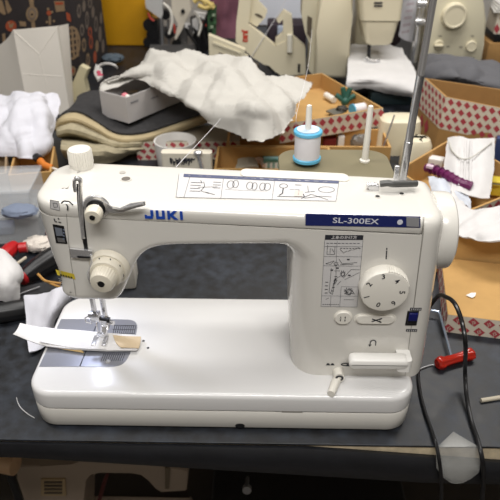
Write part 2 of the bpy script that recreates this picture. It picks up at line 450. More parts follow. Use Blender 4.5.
# hand wheel
wc = V((.455, .090, .2315))
b = MB(); b.lathe([(.001, 0), (.0405, 0), (.0425, .001), (.0432, .003), (.0434, .010), (.0432, .017), (.0425, .0198), (.0405, .0215), (.028, .022), (.001, .022)], wc, (1, 0, 0), 64)
b.build('hand_wheel', SHELL, sm)

def onF(px, py, out=.0): q = oy(px, py, YF-out); return q
def poly_front(mb, pix, m=0, out=.0004, th=.0006):
    mb.prism([onF(*p, out) for p in pix], (0, th, 0), m)
EX, EZ, EY = V((1, 0, 0)), V((0, 0, 1)), V((0, 1, 0))
def seg2(mb, a, c, w, n, m=0):
    """flat pen stroke from a to c on a surface with normal n"""
    a, c, n = V(a), V(c), V(n); d = (c-a)
    if d.length < 1e-7: return
    s_ = d.normalized().cross(n)*w/2; mb.face([a-s_, c-s_, c+s_, a+s_], m)

# brand lettering on the top cover's front (wide square letters)
b = MB()
o = oy(145, 218.6, YF-.0012); e = oy(187, 220.1, YF-.0012)
ex = (e-o); wd = ex.length; ex.normalize(); ez = V((0, 0, 1)); hh = .0098
def R_(x0, y0, x1, y1):
    q = lambda x, y: o+ex*(x*wd)+ez*(y*hh)
    b.prism([q(x0, y0), q(x1, y0), q(x1, y1), q(x0, y1)], (0, .0005, 0))
def Q_(*pts): b.prism([o+ex*(x*wd)+ez*(y*hh) for x, y in pts], (0, .0005, 0))
R_(0, 0, .19, .3); R_(0, .3, .055, .42); R_(.14, .3, .21, 1)
R_(.27, .0, .48, .3); R_(.27, .3, .335, 1); R_(.415, .3, .48, 1)
R_(.54, 0, .605, 1); Q_((.605, .38), (.70, 0), (.79, 0), (.67, .52), (.78, 1), (.69, 1), (.605, .66))
R_(.84, 0, .905, 1)
b.build('brand_lettering', BLUE, sm, 'blue brand lettering', smooth=0)

# model badge
b = MB()
poly_front(b, [(305.5, 214), (420.5, 217), (420.5, 227.6), (305.5, 225.6)], 0, .0006, .001)
poly_front(b, [(406.5, 217.4), (419.3, 217.8), (419.3, 227), (406.5, 226.3)], 1, .0011, .0006)
c0 = onF(355.5, 221.2, .0009); sl = (onF(378, 222.2)-onF(333, 220.8)).normalized()
b.text('SL-300EX', .0088, c0, sl, EZ, 2, 1.32, .0001)
c1 = onF(400, 222.2, .0009); b.prism([c1+V((.0029*math.cos(a), 0, .0029*math.sin(a))) for a in [2*PI*i/20 for i in range(20)]], (0, -.0003, 0), 2)
b.build('model_badge', [NAVY, mat('dull_silver_foil', (150, 150, 153), .4, .1), mat('white_lettering', (214, 216, 226), .5)], sm, 'navy badge with white lettering')
# groove under the badge across column
b = MB(); a0 = onF(300, 232); a1 = onF(424, 236)
# threading diagram sticker
b = MB(); poly_front(b, [(325, 235), (363.5, 235.3), (357, 307), (321, 306.5)], 0, .0003, .0003)
poly_front(b, [(325.3, 235), (363.5, 235.3), (363, 240), (324.8, 239.8)], 1, .0006, .0003)
def SP(u, v, out=.0007):  # sticker coordinates 0..1
    l = V((325, 235))*(1-v)+V((321, 306.5))*v; r = V((363.5, 235.3))*(1-v)+V((357, 307))*v
    p = l*(1-u)+r*u; return onF(p.x, p.y, out)
NF = V((0, -1, 0))
def ps(pts, w=.0003, m=2):
    for a, c in zip(pts, pts[1:]): seg2(b, SP(*a), SP(*c), w, NF, m)
for r in ([(0, .16), (1, .16)], [(.33, .08), (.33, .3)], [(0, .3), (1, .3)], [(0, .43), (1, .43)], [(.34, .3), (.34, .43)], [(0, .85), (1, .85)], [(.52, .72), (.52, 1)], [(.52, .72), (1, .72)], [(.26, .85), (.26, 1)], [(0, .07), (0, 1), (1, 1), (1, .07)]): ps(r, .0003, 3)
for r in ([(.08, .14), (.08, .27), (.28, .27), (.28, .16), (.1, .16)], [(.16, .18), (.16, .26)], [(.2, .19), (.26, .24)], [(.42, .2), (.52, .25), (.6, .22)], [(.62, .23), (.72, .2)], [(.75, .21), (.92, .17)],
          [(.06, .4), (.28, .36), (.2, .41), (.06, .4)], [(.4, .33), (.5, .4), (.9, .38)], [(.45, .41), (.8, .405)], [(.22, .46), (.2, .8), (.3, .83), (.34, .6)], [(.3, .5), (.46, .5)], [(.34, .42), (.36, .58), (.3, .7), (.24, .82)],
          [(.56, .6), (.75, .48), (.98, .48)], [(.6, .62), (.98, .52)], [(.6, .76), (.7, .8), (.9, .82), (.8, .76), (.62, .82)], [(.12, .9), (.2, .88)], [(.62, .9), (.9, .9)], [(.34, .62), (.5, .56)], [(.4, .7), (.5, .64)]): ps(r, .0004, 2)
def rosette(u, v, R, n, w=.0004):
    for k in range(n):
        a0 = 2*PI*k/n; rr = R*(.6+.4*random.random())
        ps([(u+R*.35*math.cos(a0), v+R*.2*math.sin(a0)), (u+rr*math.cos(a0+.5), v+rr*.55*math.sin(a0+.5))], w, 2)
rosette(.54, .545, .1, 10, .0007); rosette(.74, .79, .14, 14, .0006); rosette(.34, .4, .08, 7, .0006); rosette(.35, .64, .06, 8, .0006)
for v in (.66, .71, .76, .81): ps([(.08, v), (.16, v)], .0008, 2); 
for v in (.58, .63, .68, .73, .78): ps([(.26+(.78-v)*.3, v), (.33+(.78-v)*.3, v)], .0008, 2)
for u, v in ((.62, .34), (.2, .49), (.35, .46), (.68, .56)): ps([(u, v), (u+.07, v)], .0016, 1)
for k in range(9): ps([(.05+.1*k, .115), (.12+.1*k, .115)], .0007, 3)
for k in range(7): ps([(.42+.08*k, .185), (.47+.08*k, .185)], .0007, 2)
for k in range(8): ps([(.04+.06*k, .97), (.08+.06*k, .97)], .0007, 2)
hd = SP(.5, .035, .0012); b.text('上糸のかけ方', .0044, hd, SP(1, .035)-SP(0, .035), EZ, 4, 1.0, .0001)
b.build('threading_diagram', [STICKER, INK, INK, GREYINK, STICKER], sm, 'printed threading diagram sticker', smooth=0)

# stitch length dial
dc = onF(382.6, 284.5); ax = V((0, -1, 0)); RD = .0258
b = MB(); b.lathe([(.001, 0), (RD*1.01, 0), (RD*1.01, .004), (RD, .009), (RD*.985, .0125), (RD*.96, .0138), (RD*.9, .0142), (.001, .0142)], dc, ax, 96)
for k in range(12):
    a = math.radians(18+6.2*k); dr = V((math.cos(a), 0, math.sin(a)))
    b.cyl(dc+dr*RD*.985+ax*.002, dc+dr*RD*.985+ax*.0135, .0017, .0012, 8)
fc = dc+ax*.0146
for ch, (px, py) in {'3': (383.5, 277), '4': (397, 281.5), '5': (402, 292.5), '6': (393.5, 303), '0': (378.5, 304.5), '1': (367, 297), '2': (369.5, 284.5)}.items():
    q = oy(px, py, fc.y); d = (q-fc); d.y = 0; d.normalize()
    b.text(ch, .0084, q, V((d.z, 0, -d.x)), d, 1, 1, .00015)
b.build('stitch_length_dial', [WPLAST, INK], sm, 'white numbered dial with ribbed rim')
b = MB(); 
for k, yy in enumerate((249, 251.5, 253.2, 255, 256.8, 258.5)):
    q = onF(386.8-.12*k, yy, .0004); b.prism([q+V((-.0006, 0, -.0009)), q+V((.0006, 0, -.0009)), q+V((.0006, 0, .0009)), q+V((-.0006, 0, .0009))], (0, .0005, 0))
b.build('dial_mark', INK, sm)
# buttons
def button(name, px, py, rx, rz, marks):
    c = onF(px, py); b = MB(); rg = []
    for s_, o_ in ((1.12, 0), (1.12, .0005), (1, .0008), (1, .002), (.93, .0028)):
        pts = []
        L_ = max(rx-rz, 0)
        for i in range(32):
            a = 2*PI*i/32; x = rz*math.cos(a); z = rz*math.sin(a); x += L_*(1 if math.cos(a) > 1e-6 else (-1 if math.cos(a) < -1e-6 else 0))
            pts.append(c+V((x*s_, -o_, z*s_)))
        rg.append(pts)
    b.loft(rg)
    for a_, c_, w in marks: seg2(b, c+V((a_[0], -.0032, a_[1])), c+V((c_[0], -.0032, c_[1])), w, NF, 1)
    b.build(name, [WPLAST, INK], sm)
button('needle_position_button', 343, 317, .0093, .0086, [((-.003, .003), (-.003, .0012), .001), ((.002, .003), (.002, .0005), .0012), ((-.003, -.001), (-.003, -.0035), .001), ((.002, -.001), (.002, -.0035), .0012), ((-.004, 0), (-.002, 0), .0006)])
button('thread_trimmer_button', 375, 318.5, .0212, .0058, [((-.004, .002), (.005, -.002), .0014), ((-.004, -.002), (.005, .002), .0014), ((.004, .001), (.007, .003), .0016), ((.004, -.001), (.007, -.003), .0016)])
# power switch and its captions
YS = YF+.0002
b = MB(); c = onF(412, 318); b.box(c+V((0, -.0002, 0)), (.0128, .0016, .0205), bev=.0005); b.box(c+V((.0004, -.0015, .003)), (.0098, .003, .0105), m=1, bev=.0006); b.box(c+V((.0004, -.001, -.0045)), (.0098, .002, .005), m=0, bev=.0005)
b.build('power_switch', [BLACK, SWITCHB], sm, 'dark blue rocker switch')
for px, py in ((415.8, 309.2), (411.6, 330.5)):
    b = MB(); c = onF(px, py, .0006); b.prism([c+V((x*.0062, 0, z*.0017)) for x, z in ((-1, -1), (1, -1), (1, 1), (-1, 1))], (0, .0004, 0))
    for k in range(5):
        q = c+V((-.0046+.0023*k, -.0002, 0)); seg2(b, q+V((0, 0, -.0012)), q+V((0, 0, .0012)), .0008, NF, 1)
    b.build('switch_caption', [INK, STICKER], sm, smooth=0)
# reverse lever
b = MB()
l0 = oy(352.5, 363, YF-.018); l1 = oy(405, 364.5, YF-.018)
pts = []
b.loft([[V((p[0], y, p[1])) for p in rrect(l0.x-.004+i, l0.z-.0078+i, l1.x+.004-i, l0.z+.0070-i, .0068-i*.6, 6)] for y, i in ((YF-.006, .002), (YF-.0085, 0), (YF-.018, 0), (YF-.020, .0008), (YF-.0212, .0026))])
b.loft([[V((p[0], p[1], z)) for p in rrect(l1.x-.008, YF-.020, l1.x+.0075, YF+.002, .004, 4)] for z in (l0.z-.0115, l0.z+.005)])
b.build('reverse_lever', mat('bright_white_plastic', (240, 238, 233), .3), sm, smooth=40)
for py in (351.5, 368.5):
    b = MB(); c = onF(404.3, py, -.0002); b.box(c, (.008, .0012, .0055)); b.build('lever_slot', BLACK, sm)
# small printed icons
b = MB(); c = onF(373, 343, .0005)
ar = [c+V((.0032*math.cos(a), 0, .003*math.sin(a)+.001)) for a in [PI*i/8 for i in range(9)]]
for a, d in zip(ar, ar[1:]): seg2(b, a, d, .0014, NF)
seg2(b, ar[0], ar[0]+V((0, 0, -.005)), .0011, NF); seg2(b, ar[-1], ar[-1]+V((0, 0, -.005)), .0011, NF)
b.face([ar[-1]+V((-.002, 0, -.0035)), ar[-1]+V((.002, 0, -.0035)), ar[-1]+V((0, 0, -.0068))])
b.build('reverse_icon', INK, sm, smooth=0)
b = MB()
for px in (328, 332.5): 
    c = onF(px, 364.5, .0005); b.face([c+V((-.0026, 0, -.0014)), c+V((.0026, 0, -.0014)), c+V((.001, 0, .0018)), c+V((-.001, 0, .0018))])
c = onF(347.5, 364.6, .0005)
el = [c+V((.0075*math.cos(a), 0, .002*math.sin(a))) for a in [2*PI*i/16 for i in range(17)]]
for a, d in zip(el, el[1:]): seg2(b, a, d, .0014, NF)
c2 = c+V((.001, 0, 0)); b.face([c2+V((-.003, 0, -.0012)), c2+V((.003, 0, -.0012)), c2+V((.001, 0, .0012)), c2+V((-.001, 0, .0012))])
b.build('feed_dog_icon', INK, sm, smooth=0)
# feed dog lever
b = MB(); c = onF(338, 372); tip = oz(331, 394, H+.004)
b.cyl(c+V((0, .002, .001)), c+V((0, -.013, .003)), .0064, .0060)
b.tube([c+V((0, -.006, -.003)), c*.5+tip*.5+V((.001, .001, -.001)), tip], [.0052, .0052, .0046], 12)
fdl = b.build('feed_dog_lever', WPLAST, sm)
b = MB(); rr_ = [c+V((.0037*math.cos(a), -.0136, .003+.0037*math.sin(a))) for a in [math.radians(-60+300*i/20) for i in range(21)]]
for a, d in zip(rr_, rr_[1:]): seg2(b, a, d, .0026, NF)
b.build('lever_ring_mark', INK, fdl, smooth=0)
# column panel seam
b = MB()
for a, d in (((423.9, 217), (423.6, 232)), ((423.6, 232), (405, 376))):
    seg2(b, onF(*a, .0003), onF(*d, .0003), .0006, NF)
b.build('panel_seam', GROOVE, sm, smooth=0)

# top sticker
def onT(px, py, up=.0):
    x = oz(px, py, .285).x
    for _ in range(4): x = oz(px, py, ZT(x)+up).x
    return oz(px, py, ZT(x)+up)
b = MB(); q = [onT(*p, .0004) for p in ((179, 173.5), (339, 180.8), (336, 201), (176, 197))]
b.face(q, 0)
def TP(u, v, up=.0008):
    l = V((179, 173.5))*(1-v)+V((176, 197))*v; r = V((339, 180.8))*(1-v)+V((336, 201))*v; p = l*(1-u)+r*u; return onT(p.x, p.y, up)
NT = V((.045, 0, 1)).normalized()
def tps(pts, w=.0005, m=2):
    for a, c in zip(pts, pts[1:]): seg2(b, TP(*a), TP(*c), w, NT, m)
b.face([TP(.03, 0), TP(1, 0), TP(1, .13), TP(.03, .13)], 1)
for r in ([(.28, .12), (.28, 1)], [(.6, .12), (.6, 1)], [(.07, .12), (.05, 1)], [(0, 0), (0, 1), (1, 1), (1, 0)]): tps(r, .0004, 3)
for k in range(16): tps([(.06+.056*k, .065), (.09+.056*k, .065)], .0013, 4)
for v in (.35, .47, .6, .72): tps([(.08, v), (.13+.03*random.random(), v)], .0009, 3)
for v in (.3, .42, .55): tps([(.22, v), (.27, v)], .0009, 3)
tps([(.16, .3), (.17, .5), (.15, .7), (.2, .8)], .0006); tps([(.13, .55), (.25, .5)], .0006); tps([(.14, .25), (.15, .35)], .0006); tps([(.18, .75), (.24, .85)], .0008)
for cx, cy, rx in ((.33, .38, .022), (.36, .35, .018), (.45, .4, .02), (.48, .42, .016), (.53, .42, .018), (.56, .42, .02)):
    tps([(cx+rx*math.cos(a), cy+.17*math.sin(a)) for a in [2*PI*i/14 for i in range(15)]], .0006)
tps([(.3, .6), (.4, .62), (.56, .62)], .0004, 3)
for cx, cy, rx, ry in ((.66, .35, .025, .1), (.93, .45, .05, .14)): tps([(cx+rx*math.cos(a), cy+ry*math.sin(a)) for a in [2*PI*i/18 for i in range(19)]], .0006)
tps([(.66, .45), (.66, .7), (.64, .8)], .0012); tps([(.63, .85), (.8, .84), (.79, .7)], .0009); tps([(.7, .5), (.76, .5), (.76, .75)], .0005, 3)
tps([(.8, .62), (.86, .55)], .0007); tps([(.78, .92), (.84, .7), (.95, .95)], .0007); tps([(.8, .9), (.9, .78), (.97, .8)], .0007); tps([(.73, .28), (.77, .28)], .0009); tps([(.81, .3), (.82, .6)], .0005)
b.face([TP(.735, .55), TP(.785, .55), TP(.785, .82), TP(.735, .82)], 5)
b.build('instruction_sticker', [STICKER, STICKB, INK, GREYINK, STICKER, mat('pale_pink_print', (214, 198, 190), .6)], sm, 'printed instruction sticker with grey header', smooth=0)
# carrying ridge along the rear of the top
b = MB(); r0 = onT(241, 171.5); r1 = onT(348, 176.5); 
b.loft([[V((p[0], p[1], z+SX(p[0]))) for p in rrect(r0.x+i, YB-.024+i, r1.x-i, YB-.006-i, .006, 5)] for z, i in ((TOP0+.012, 0), (TOP0+.0168, 0), (TOP0+.0178, .0012))])
b.build('carrying_ridge', WPLAST, sm, smooth=40)
# screws and holes on top
def disc_top(name, px, py, r, m, dark=None, h=.0008):
    c = onT(px, py); b = MB(); b.cyl(c+V((0, 0, -.002)), c+V((0, 0, h)), r, r*.92, 24, 0)
    if dark: b.cyl(c+V((0, 0, h)), c+V((0, 0, h+.0003)), r*.7, r*.7, 20, 1)
    b.build(name, [m, dark or m], sm)
disc_top('screw_hole', 126, 179.5, .0068, SHELL, mat('hole_shadow_grey', (108, 102, 94), .7))
disc_top('screw_cap', 122.5, 172.8, .0036, mat('cap_grey', (180, 176, 168), .4))
disc_top('screw_cap', 77, 171.8, .0036, mat('cap_grey', (180, 176, 168), .4))
disc_top('screw_hole', 377.5, 197, .0034, SHELL, BLACK); disc_top('screw_hole', 401.5, 194.2, .0034, SHELL, BLACK)
# bobbin winder tension knob
c = onT(82, 166.5)
b = MB(); b.lathe([(.001, -.003), (.0128, -.003), (.0128, .004), (.0130, .005), (.0126, .0195), (.0118, .0212), (.0105, .0218), (.001, .022)], c, (-.0, 0, 1), 120, ribs=30, ribd=.045, ribi=(3, 4)); b.build('presser_adjustment_knob', WPLAST, sm)

# ---------------- face plate details
def onL(px, py, out=0):
    """point on the curved left front corner of the head"""
    q = oy(px, py, YF+.006)
    for _ in range(8):
        z = q.z; lean = .0015 if z > .25 else (.0015+(.25-z)*.16 if z > .222 else .006+(.222-z)*.25)
        r = .028 if z > .25 else (.028-(.25-z)*.18 if z > .222 else max(.0115, .023-(.222-z)*.31))
        xa = lx+lean+r; dx = min(max(0, xa-q.x), r*.97)
        y = YF+r-math.sqrt(max(r*r-dx*dx, 0)); q = oy(px, py, y-out)
    return q
def polyL(mb, pix, m=0, out=.0006):
    if len(pix) != 4: mb.face([onL(*p, out) for p in pix], m); return
    a, b_, c_, d_ = [V(p) for p in pix]; N_ = 7
    g = [[onL(*((a.lerp(b_, i/N_)).lerp(d_.lerp(c_, i/N_), j/3)), out) for i in range(N_+1)] for j in range(4)]
    for j in range(3):
        for i in range(N_): mb.face([g[j][i], g[j][i+1], g[j+1][i+1], g[j+1][i]], m)
# seam between face plate and head
b = MB(); 
pts = [(66.5, 214), (67.5, 228), (69, 246), (71, 262), (76, 296)]
for a, d in zip(pts, pts[1:]): seg2(b, onL(*a, .0003), onL(*d, .0003), .0006, NF)
b.build('face_plate_seam', GROOVE, sm, smooth=0)
b = MB(); polyL(b, [(52.5, 224), (63.8, 226), (67.5, 244), (56, 243)], 0); 
polyL(b, [(54.5, 227), (62, 228.5), (63, 236), (56.5, 236)], 1, .001)
polyL(b, [(57, 237.5), (64, 238.5), (65.5, 242.5), (58, 242)], 2, .001)
for k in range(4): polyL(b, [(62.8, 229+3*k), (64.3, 229.2+3*k), (64.8, 230.6+3*k), (63.2, 230.4+3*k)], 3, .0012)
b.build('thread_window', [BLACK, mat('window_slate', (112, 118, 128), .3), STEEL, BLUEGREY], sm, 'dark slotted window in the face plate', smooth=0)
b = MB()
polyL(b, [(50, 199.8), (59, 201.5), (59.5, 210.5), (50.5, 208.5)], 2, .0005)
def ls(pts, w=.0006, m=0):
    for a, c_ in zip(pts, pts[1:]): seg2(b, onL(*a, .001), onL(*c_, .001), w, NF, m)
ls([(50, 199.8), (59, 201.5), (59.5, 210.5), (50.5, 208.5), (50, 199.8)], .0004, 1)
ls([(53, 203), (57, 203.5), (57.5, 207), (54, 207.5), (53, 203)], .0005, 1)
ls([(61, 203.5), (64, 201), (69, 201.5), (73, 205)], .0016); ls([(66, 204.5), (67.8, 206), (67.5, 210.5)], .0014)
ls([(54, 218.5), (55, 221.5), (57, 222)], .0012); ls([(58, 218), (59, 219.5)], .0012); ls([(58.5, 222), (61, 222.5)], .0012)
b.build('face_plate_icons', [INK, GREYINK, STICKER], sm, smooth=0)
b = MB(); polyL(b, [(55.5, 269.5), (74, 274), (75.5, 279.5), (57.5, 275)], 0)
for k in range(5): polyL(b, [(60+2.6*k, 274+.6*k), (61.6+2.6*k, 274.4+.6*k), (62+2.6*k, 276.2+.6*k), (60.4+2.6*k, 275.8+.6*k)], 1, .001)
for k in range(4):
    seg2(b, onL(58.5+.5*k, 278.5+2.2*k, .0008), onL(74.5+.4*k, 282.5+2*k, .0008), .0009, NF, 2)
b.build('warning_label', [YELLOW, INK, mat('pale_grey_print', (190, 186, 180), .6)], sm, 'yellow warning label', smooth=0)
# take-up lever in its slot
b = MB(); sl = [(76.5, 184), (81.5, 183), (82.8, 200), (85.2, 225), (88, 249), (84.5, 251), (80, 226), (77.2, 203)]
b.face([oy(*p, YF-.0006) for p in sl]); b.build('take_up_slot', BLACK, sm, smooth=0)
b = MB(); tp = [oy(75.5, 179, YF-.010), oy(78, 178.5, YF-.011), oy(80.5, 181, YF-.010), oy(80.5, 190, YF-.006), oy(80.5, 203, YF-.002), oy(82, 222, YF+.0), oy(83.5, 238, YF+.0)]
b.tube(spline(tp, 5), .0023, 10)
b.tube([oy(74.5, 179.5, YF-.010), oy(74.2, 185, YF-.009), oy(75.2, 191, YF-.006)], .0018, 8)
b.build('take_up_lever', CHROME, sm)
# pre-tension with white knob
b = MB(); c = oy(97, 205.5, YF)
b.lathe([(.001, 0), (.0125, 0), (.0135, .0015), (.0125, .003), (.008, .0038), (.0065, .006), (.0065, .0085), (.001, .009)], c, (0, -1, -.1), 40)
b.lathe([(.001, .004), (.0092, .004), (.0095, .0052), (.0065, .007), (.001, .007)], c, (0, -1, -.1), 40, 1)
ptd = b.build('pre_tension_disc', [CHROME, DARKM], sm)
b = MB(); c2 = c+V((0, -.009, -.001))
b.lathe([(.001, 0), (.0078, 0), (.0086, .002), (.0084, .009), (.0074, .0115), (.003, .012), (.0028, .0112), (.001, .0112)], c2, (0, -1, -.1), 60, ribs=20, ribd=.03, ribi=(2, 3))
b.lathe([(.0001, .0112), (.0026, .0112), (.0026, .0126), (.0001, .0126)], c2, (0, -1, -.1), 12, 1)
b.build('pre_tension_knob', [IVORY, DARKM], ptd)
# chrome thread guide plate running to the right
b = MB(); g = [oy(104, 202, YF-.006), oy(113, 208, YF-.006), oy(120, 208.5, YF-.006), oy(130, 204, YF-.007), oy(145, 202, YF-.007), oy(145.5, 205.5, YF-.007), oy(132, 209, YF-.006), oy(122, 212.5, YF-.005), oy(110, 212.5, YF-.005), oy(102, 207.5, YF-.005)]
b.prism(g, (0, .0018, 0)); b.tube([oy(108, 207, YF-.002), oy(120, 209, YF-.008), oy(133, 206, YF-.010), oy(143, 203.5, YF-.010)], .0014, 8)
b.build('thread_guide', CHROME, sm)
# lower chrome thread guide with hook
b = MB(); b.prism([oy(*p, YF-.004) for p in ((69.5, 249), (92.5, 251.5), (92.5, 258.5), (71, 257.5))], (0, .003, 0))
b.prism([oy(*p, YF-.0046) for p in ((77, 256), (91, 257), (91, 258.6), (78, 257.9))], (0, .002, 0), 1)
b.tube(spline([oy(91, 255, YF-.004), oy(92, 262, YF-.005), oy(90.5, 268, YF-.007), oy(88.5, 274, YF-.009), oy(89.5, 279, YF-.010), oy(91, 283, YF-.009)], 5), .0015, 8)
b.build('tension_thread_guide', [CHROME, DARKM], sm)
# main tension dial
c = oy(110, 266.5, YF); ax = V((-.10, -1, -.05)).normalized()
b = MB(); b.lathe([(.001, 0), (.0222, 0), (.0222, .002), (.0205, .005), (.0195, .0065), (.001, .0065)], c, ax, 48); tdb = b.build('tension_dial_base', IVORY, sm)
b = MB(); b.lathe([(.001, .004), (.0172, .004), (.0175, .006), (.0175, .013), (.0165, .0155), (.0125, .016), (.001, .016)], c, ax, 48)
for k in range(7):
    a = math.radians(50+40*k); x, y = frame(ax); p0 = c+(x*math.cos(a)+y*math.sin(a))*.0174
    b.box(p0+ax*.0095, (.001, .001, .003), m=1)
b.build('tension_dial_ring', [IVORY, INK], tdb)
b = MB(); b.lathe([(.001, .0145), (.0128, .0145), (.0135, .017), (.0126, .027), (.0112, .0295), (.0042, .0305), (.0036, .029), (.001, .029)], c, ax, 96, ribs=28, ribd=.028, ribi=(1, 2, 3))
b.lathe([(.0001, .029), (.0034, .029), (.0034, .0308), (.0001, .0308)], c, ax, 14, 1)
b.build('tension_dial_knob', [IVORY, DARKM], tdb)

# needle bar, clamp, presser foot
NX = oz(104, 345, H).x; NY = oz(104, 345, H).y
b = MB(); b.cyl((NX-.006, NY+.004, .098), (NX-.006, NY+.004, .18), .0032); b.build('needle_bar', CHROME, sm)
b = MB(); b.cyl((NX+.003, NY+.014, .085), (NX+.003, NY+.014, .18), .0035); b.build('presser_bar', CHROME, sm)
b = MB(); k = V((NX-.006, NY+.004, .104))
b.box(k, (.012, .010, .012), bev=.001); b.box(k+V((-.002, -.004, .006)), (.009, .006, .006), m=1, bev=.001); b.cyl(k+V((.004, -.002, -.002)), k+V((.017, -.003, -.003)), .0022, m=2); b.cyl(k+V((.015, -.003, -.003)), k+V((.0185, -.003, -.003)), .0036, m=2)
b.tube([k+V((-.006, -.004, .004)), k+V((-.011, -.006, .002)), k+V((-.010, -.007, -.004)), k+V((-.003, -.007, -.006))], .0009, 6)
ncl = b.build('needle_clamp', [CHROME, STEEL, DARKM], sm)
b = MB(); b.cyl((NX-.006, NY+.002, .066), (NX-.006, NY+.003, .1), .0004, .0009, 10); b.build('needle', CHROME, ncl)
FZ = .0695
b = MB(); b.box((NX+.002, NY+.012, .088), (.010, .008, .018), bev=.001); b.cyl((NX+.006, NY+.012, .088), (NX+.014, NY+.009, .089), .003, m=0)
b.tube([V((NX+.001, NY+.012, .082)), V((NX, NY+.008, .074)), V((NX-.001, NY+.002, FZ+.004))], [.0048, .0044, .004], 10)
pfs = b.build('presser_foot_shank', CHROME, sm)
b = MB()
for sx in (-.0095, .0035):
    b.box((NX-.003+sx+.003, NY-.003, FZ+.0011), (.0055, .018, .0016), bev=.0004)
b.box((NX-.003, NY+.009, FZ+.0018), (.0135, .009, .0025), bev=.0005)
b.build('presser_foot', CHROME, pfs)
# steel plates on the bed
def PZ(px, py, z=H+.0006): return oz(px, py, z)
b = MB(); b.prism([PZ(*p) for p in ((39, 366.5), (79.2, 366.5), (98.3, 319), (61, 319))], (0, 0, -.0009)); b.build('slide_plate', PLATE, sm)
b = MB(); e = [PZ(79.8, 366.5), PZ(98.8, 319)]; pr = [PZ(128, 319.5), PZ(134, 321), PZ(137, 325), PZ(136.5, 331), PZ(133, 346), PZ(127, 359), PZ(121, 364.5), PZ(113, 366.5)]
b.prism(spline([e[0]]+[e[1]], 1)+spline(pr, 3), (0, 0, -.0009)); 
for k in range(11):
    u = 101+2.1*k; seg2(b, PZ(u, 361, H+.0009), PZ(u+3, 353.5, H+.0009), .0008, EZ, 1)
    u2 = 113+2.1*k; seg2(b, PZ(u2, 333.5, H+.0009), PZ(u2+2, 325, H+.0009), .0008, EZ, 1)
for k in range(3): seg2(b, PZ(112, 325.2+4*k, H+.0009), PZ(135, 325.7+4*k, H+.0009), .0008, EZ, 1)
seg2(b, PZ(98.8, 319, H+.0009), PZ(79.8, 366.5, H+.0009), .0012, EZ, 1)
for px, py in ((108, 361.5), (112, 323)): 
    q = PZ(px, py); b.cyl(q, q+V((0, 0, .0009)), .0036, .003, 16, 2)
b.build('needle_plate', [PLATE, INK, CHROME], sm, smooth=30)
for px, py in ((137, 343), (143.5, 341), (148, 348)):
    q = PZ(px, py, H); b = MB(); b.cyl(q-V((0, 0, .001)), q+V((0, 0, .0004)), .0017, seg=14); b.build('guide_screw_hole', INK, sm)
# spool stand at the back
b = MB(); z0 = .262
pa = oz(283, 172, z0+.005); pb = oz(391, 165, z0+.005)
b.loft([[V((p[0], p[1], z)) for p in rrect(pa.x-.005+i, YB-.012+i, pb.x-i, oz(330, 150, z0+.005).y-i, .026, 8)] for z, i in ((z0, .001), (z0+.001, 0), (z0+.0045, 0), (z0+.006, .001))])
sst = b.build('spool_stand', KHAKI, sm, 'olive spool tray behind the arm')
def pin(px, py, tx, ty):
    base = oz(px, py, z0+.005); t = oy(tx, ty, base.y)
    t = V((base.x*.5+t.x*.5, base.y, t.z))
    b = MB(); b.lathe([(.0062, 0), (.0062, .003), (.0042, .0045), (.0034, (t-base).length-.004), (.0028, (t-base).length-.001), (.0008, (t-base).length)], base, t-base, 20); b.build('spool_pin', WPLAST, sst)
    return base, t
p1b, p1t = pin(306.5, 164, 309, 104.5)
pin(364.5, 162, 371, 105)
# telescopic thread pole
b = MB(); c0 = oy(402, 181, .125); c1 = oy(438, -28, .125)
dd = c1-c0; L_ = dd.length; ax = dd.normalized()
p = [(.00008, 0), (.00459, 0), (.00459, L_*.22), (.00425, L_*.222), (.00425, L_*.30), (.00408, L_*.305), (.00408, L_*.55), (.00433, L_*.552), (.00433, L_*.56), (.00391, L_*.565), (.00391, L_*.65), (.00365, L_*.655), (.00365, L_), (.00008, L_)]
b.lathe(p, c0, ax, 24); b.build('thread_pole', mat('polished_steel', (190, 190, 192), .27, .9), sm)
b = MB(); q0 = onT(372, 186, .004); q1 = onT(380, 184, .008); q2 = onT(395, 184, .009); q3 = onT(416.5, 183.5, .007)
b.tube(spline([q1, (q1+q2)/2+V((0, 0, .001)), q2, q3], 5), .0036, 12); b.build('pole_lever', mat('grey_steel', (84, 84, 82), .4, .3), sm)
b = MB(); b.box(q0+V((.002, 0, -.002)), (.011, .006, .008), bev=.001); b.cyl(q0+V((-.006, -.001, .001)), q0+V((.004, 0, .001)), .0032); b.build('pole_clamp', CHROME, sm)
b = MB(); u = onT(396.5, 182, .004); b.box(u+V((0, .006, .008)), (.0055, .004, .018), bev=.001); b.build('pole_bracket', CHROME, sm)

# spool of thread on the pin
sp = empty('thread_spool', p1b+V((0, 0, .004)), 'white thread spool with light blue ends standing on the machine', 'thread spool')
ax = (p1t-p1b).normalized(); o = p1b+ax*.0055; HT = .0385
r_ = .0164
b = MB(); b.lathe([(.0055, .004), (r_*.93, .0045)]+[(r_*(.93+.012*(k % 2)), .005+k*(HT-.010)/44) for k in range(45)]+[(r_*.93, HT-.0045), (.0055, HT-.004)], o, ax, 40); b.build('thread', THREAD, sp, 'white wound thread')
for t0 in (0, HT-.005):
    b = MB(); b.lathe([(.0055, t0), (r_*.97, t0), (r_*1.04, t0+.001), (r_*1.04, t0+.004), (r_*.97, t0+.005), (.0055, t0+.005)], o, ax, 40); b.build('flange', LBLUE, sp, 'light blue spool end')
b = MB(); b.lathe([(.0045, HT), (.0135, HT), (.0135, HT+.0012), (.0045, HT+.0012)], o, ax, 32); b.build('paper_disc', mat('pale_blue_paper', (196, 214, 230), .6), sp)
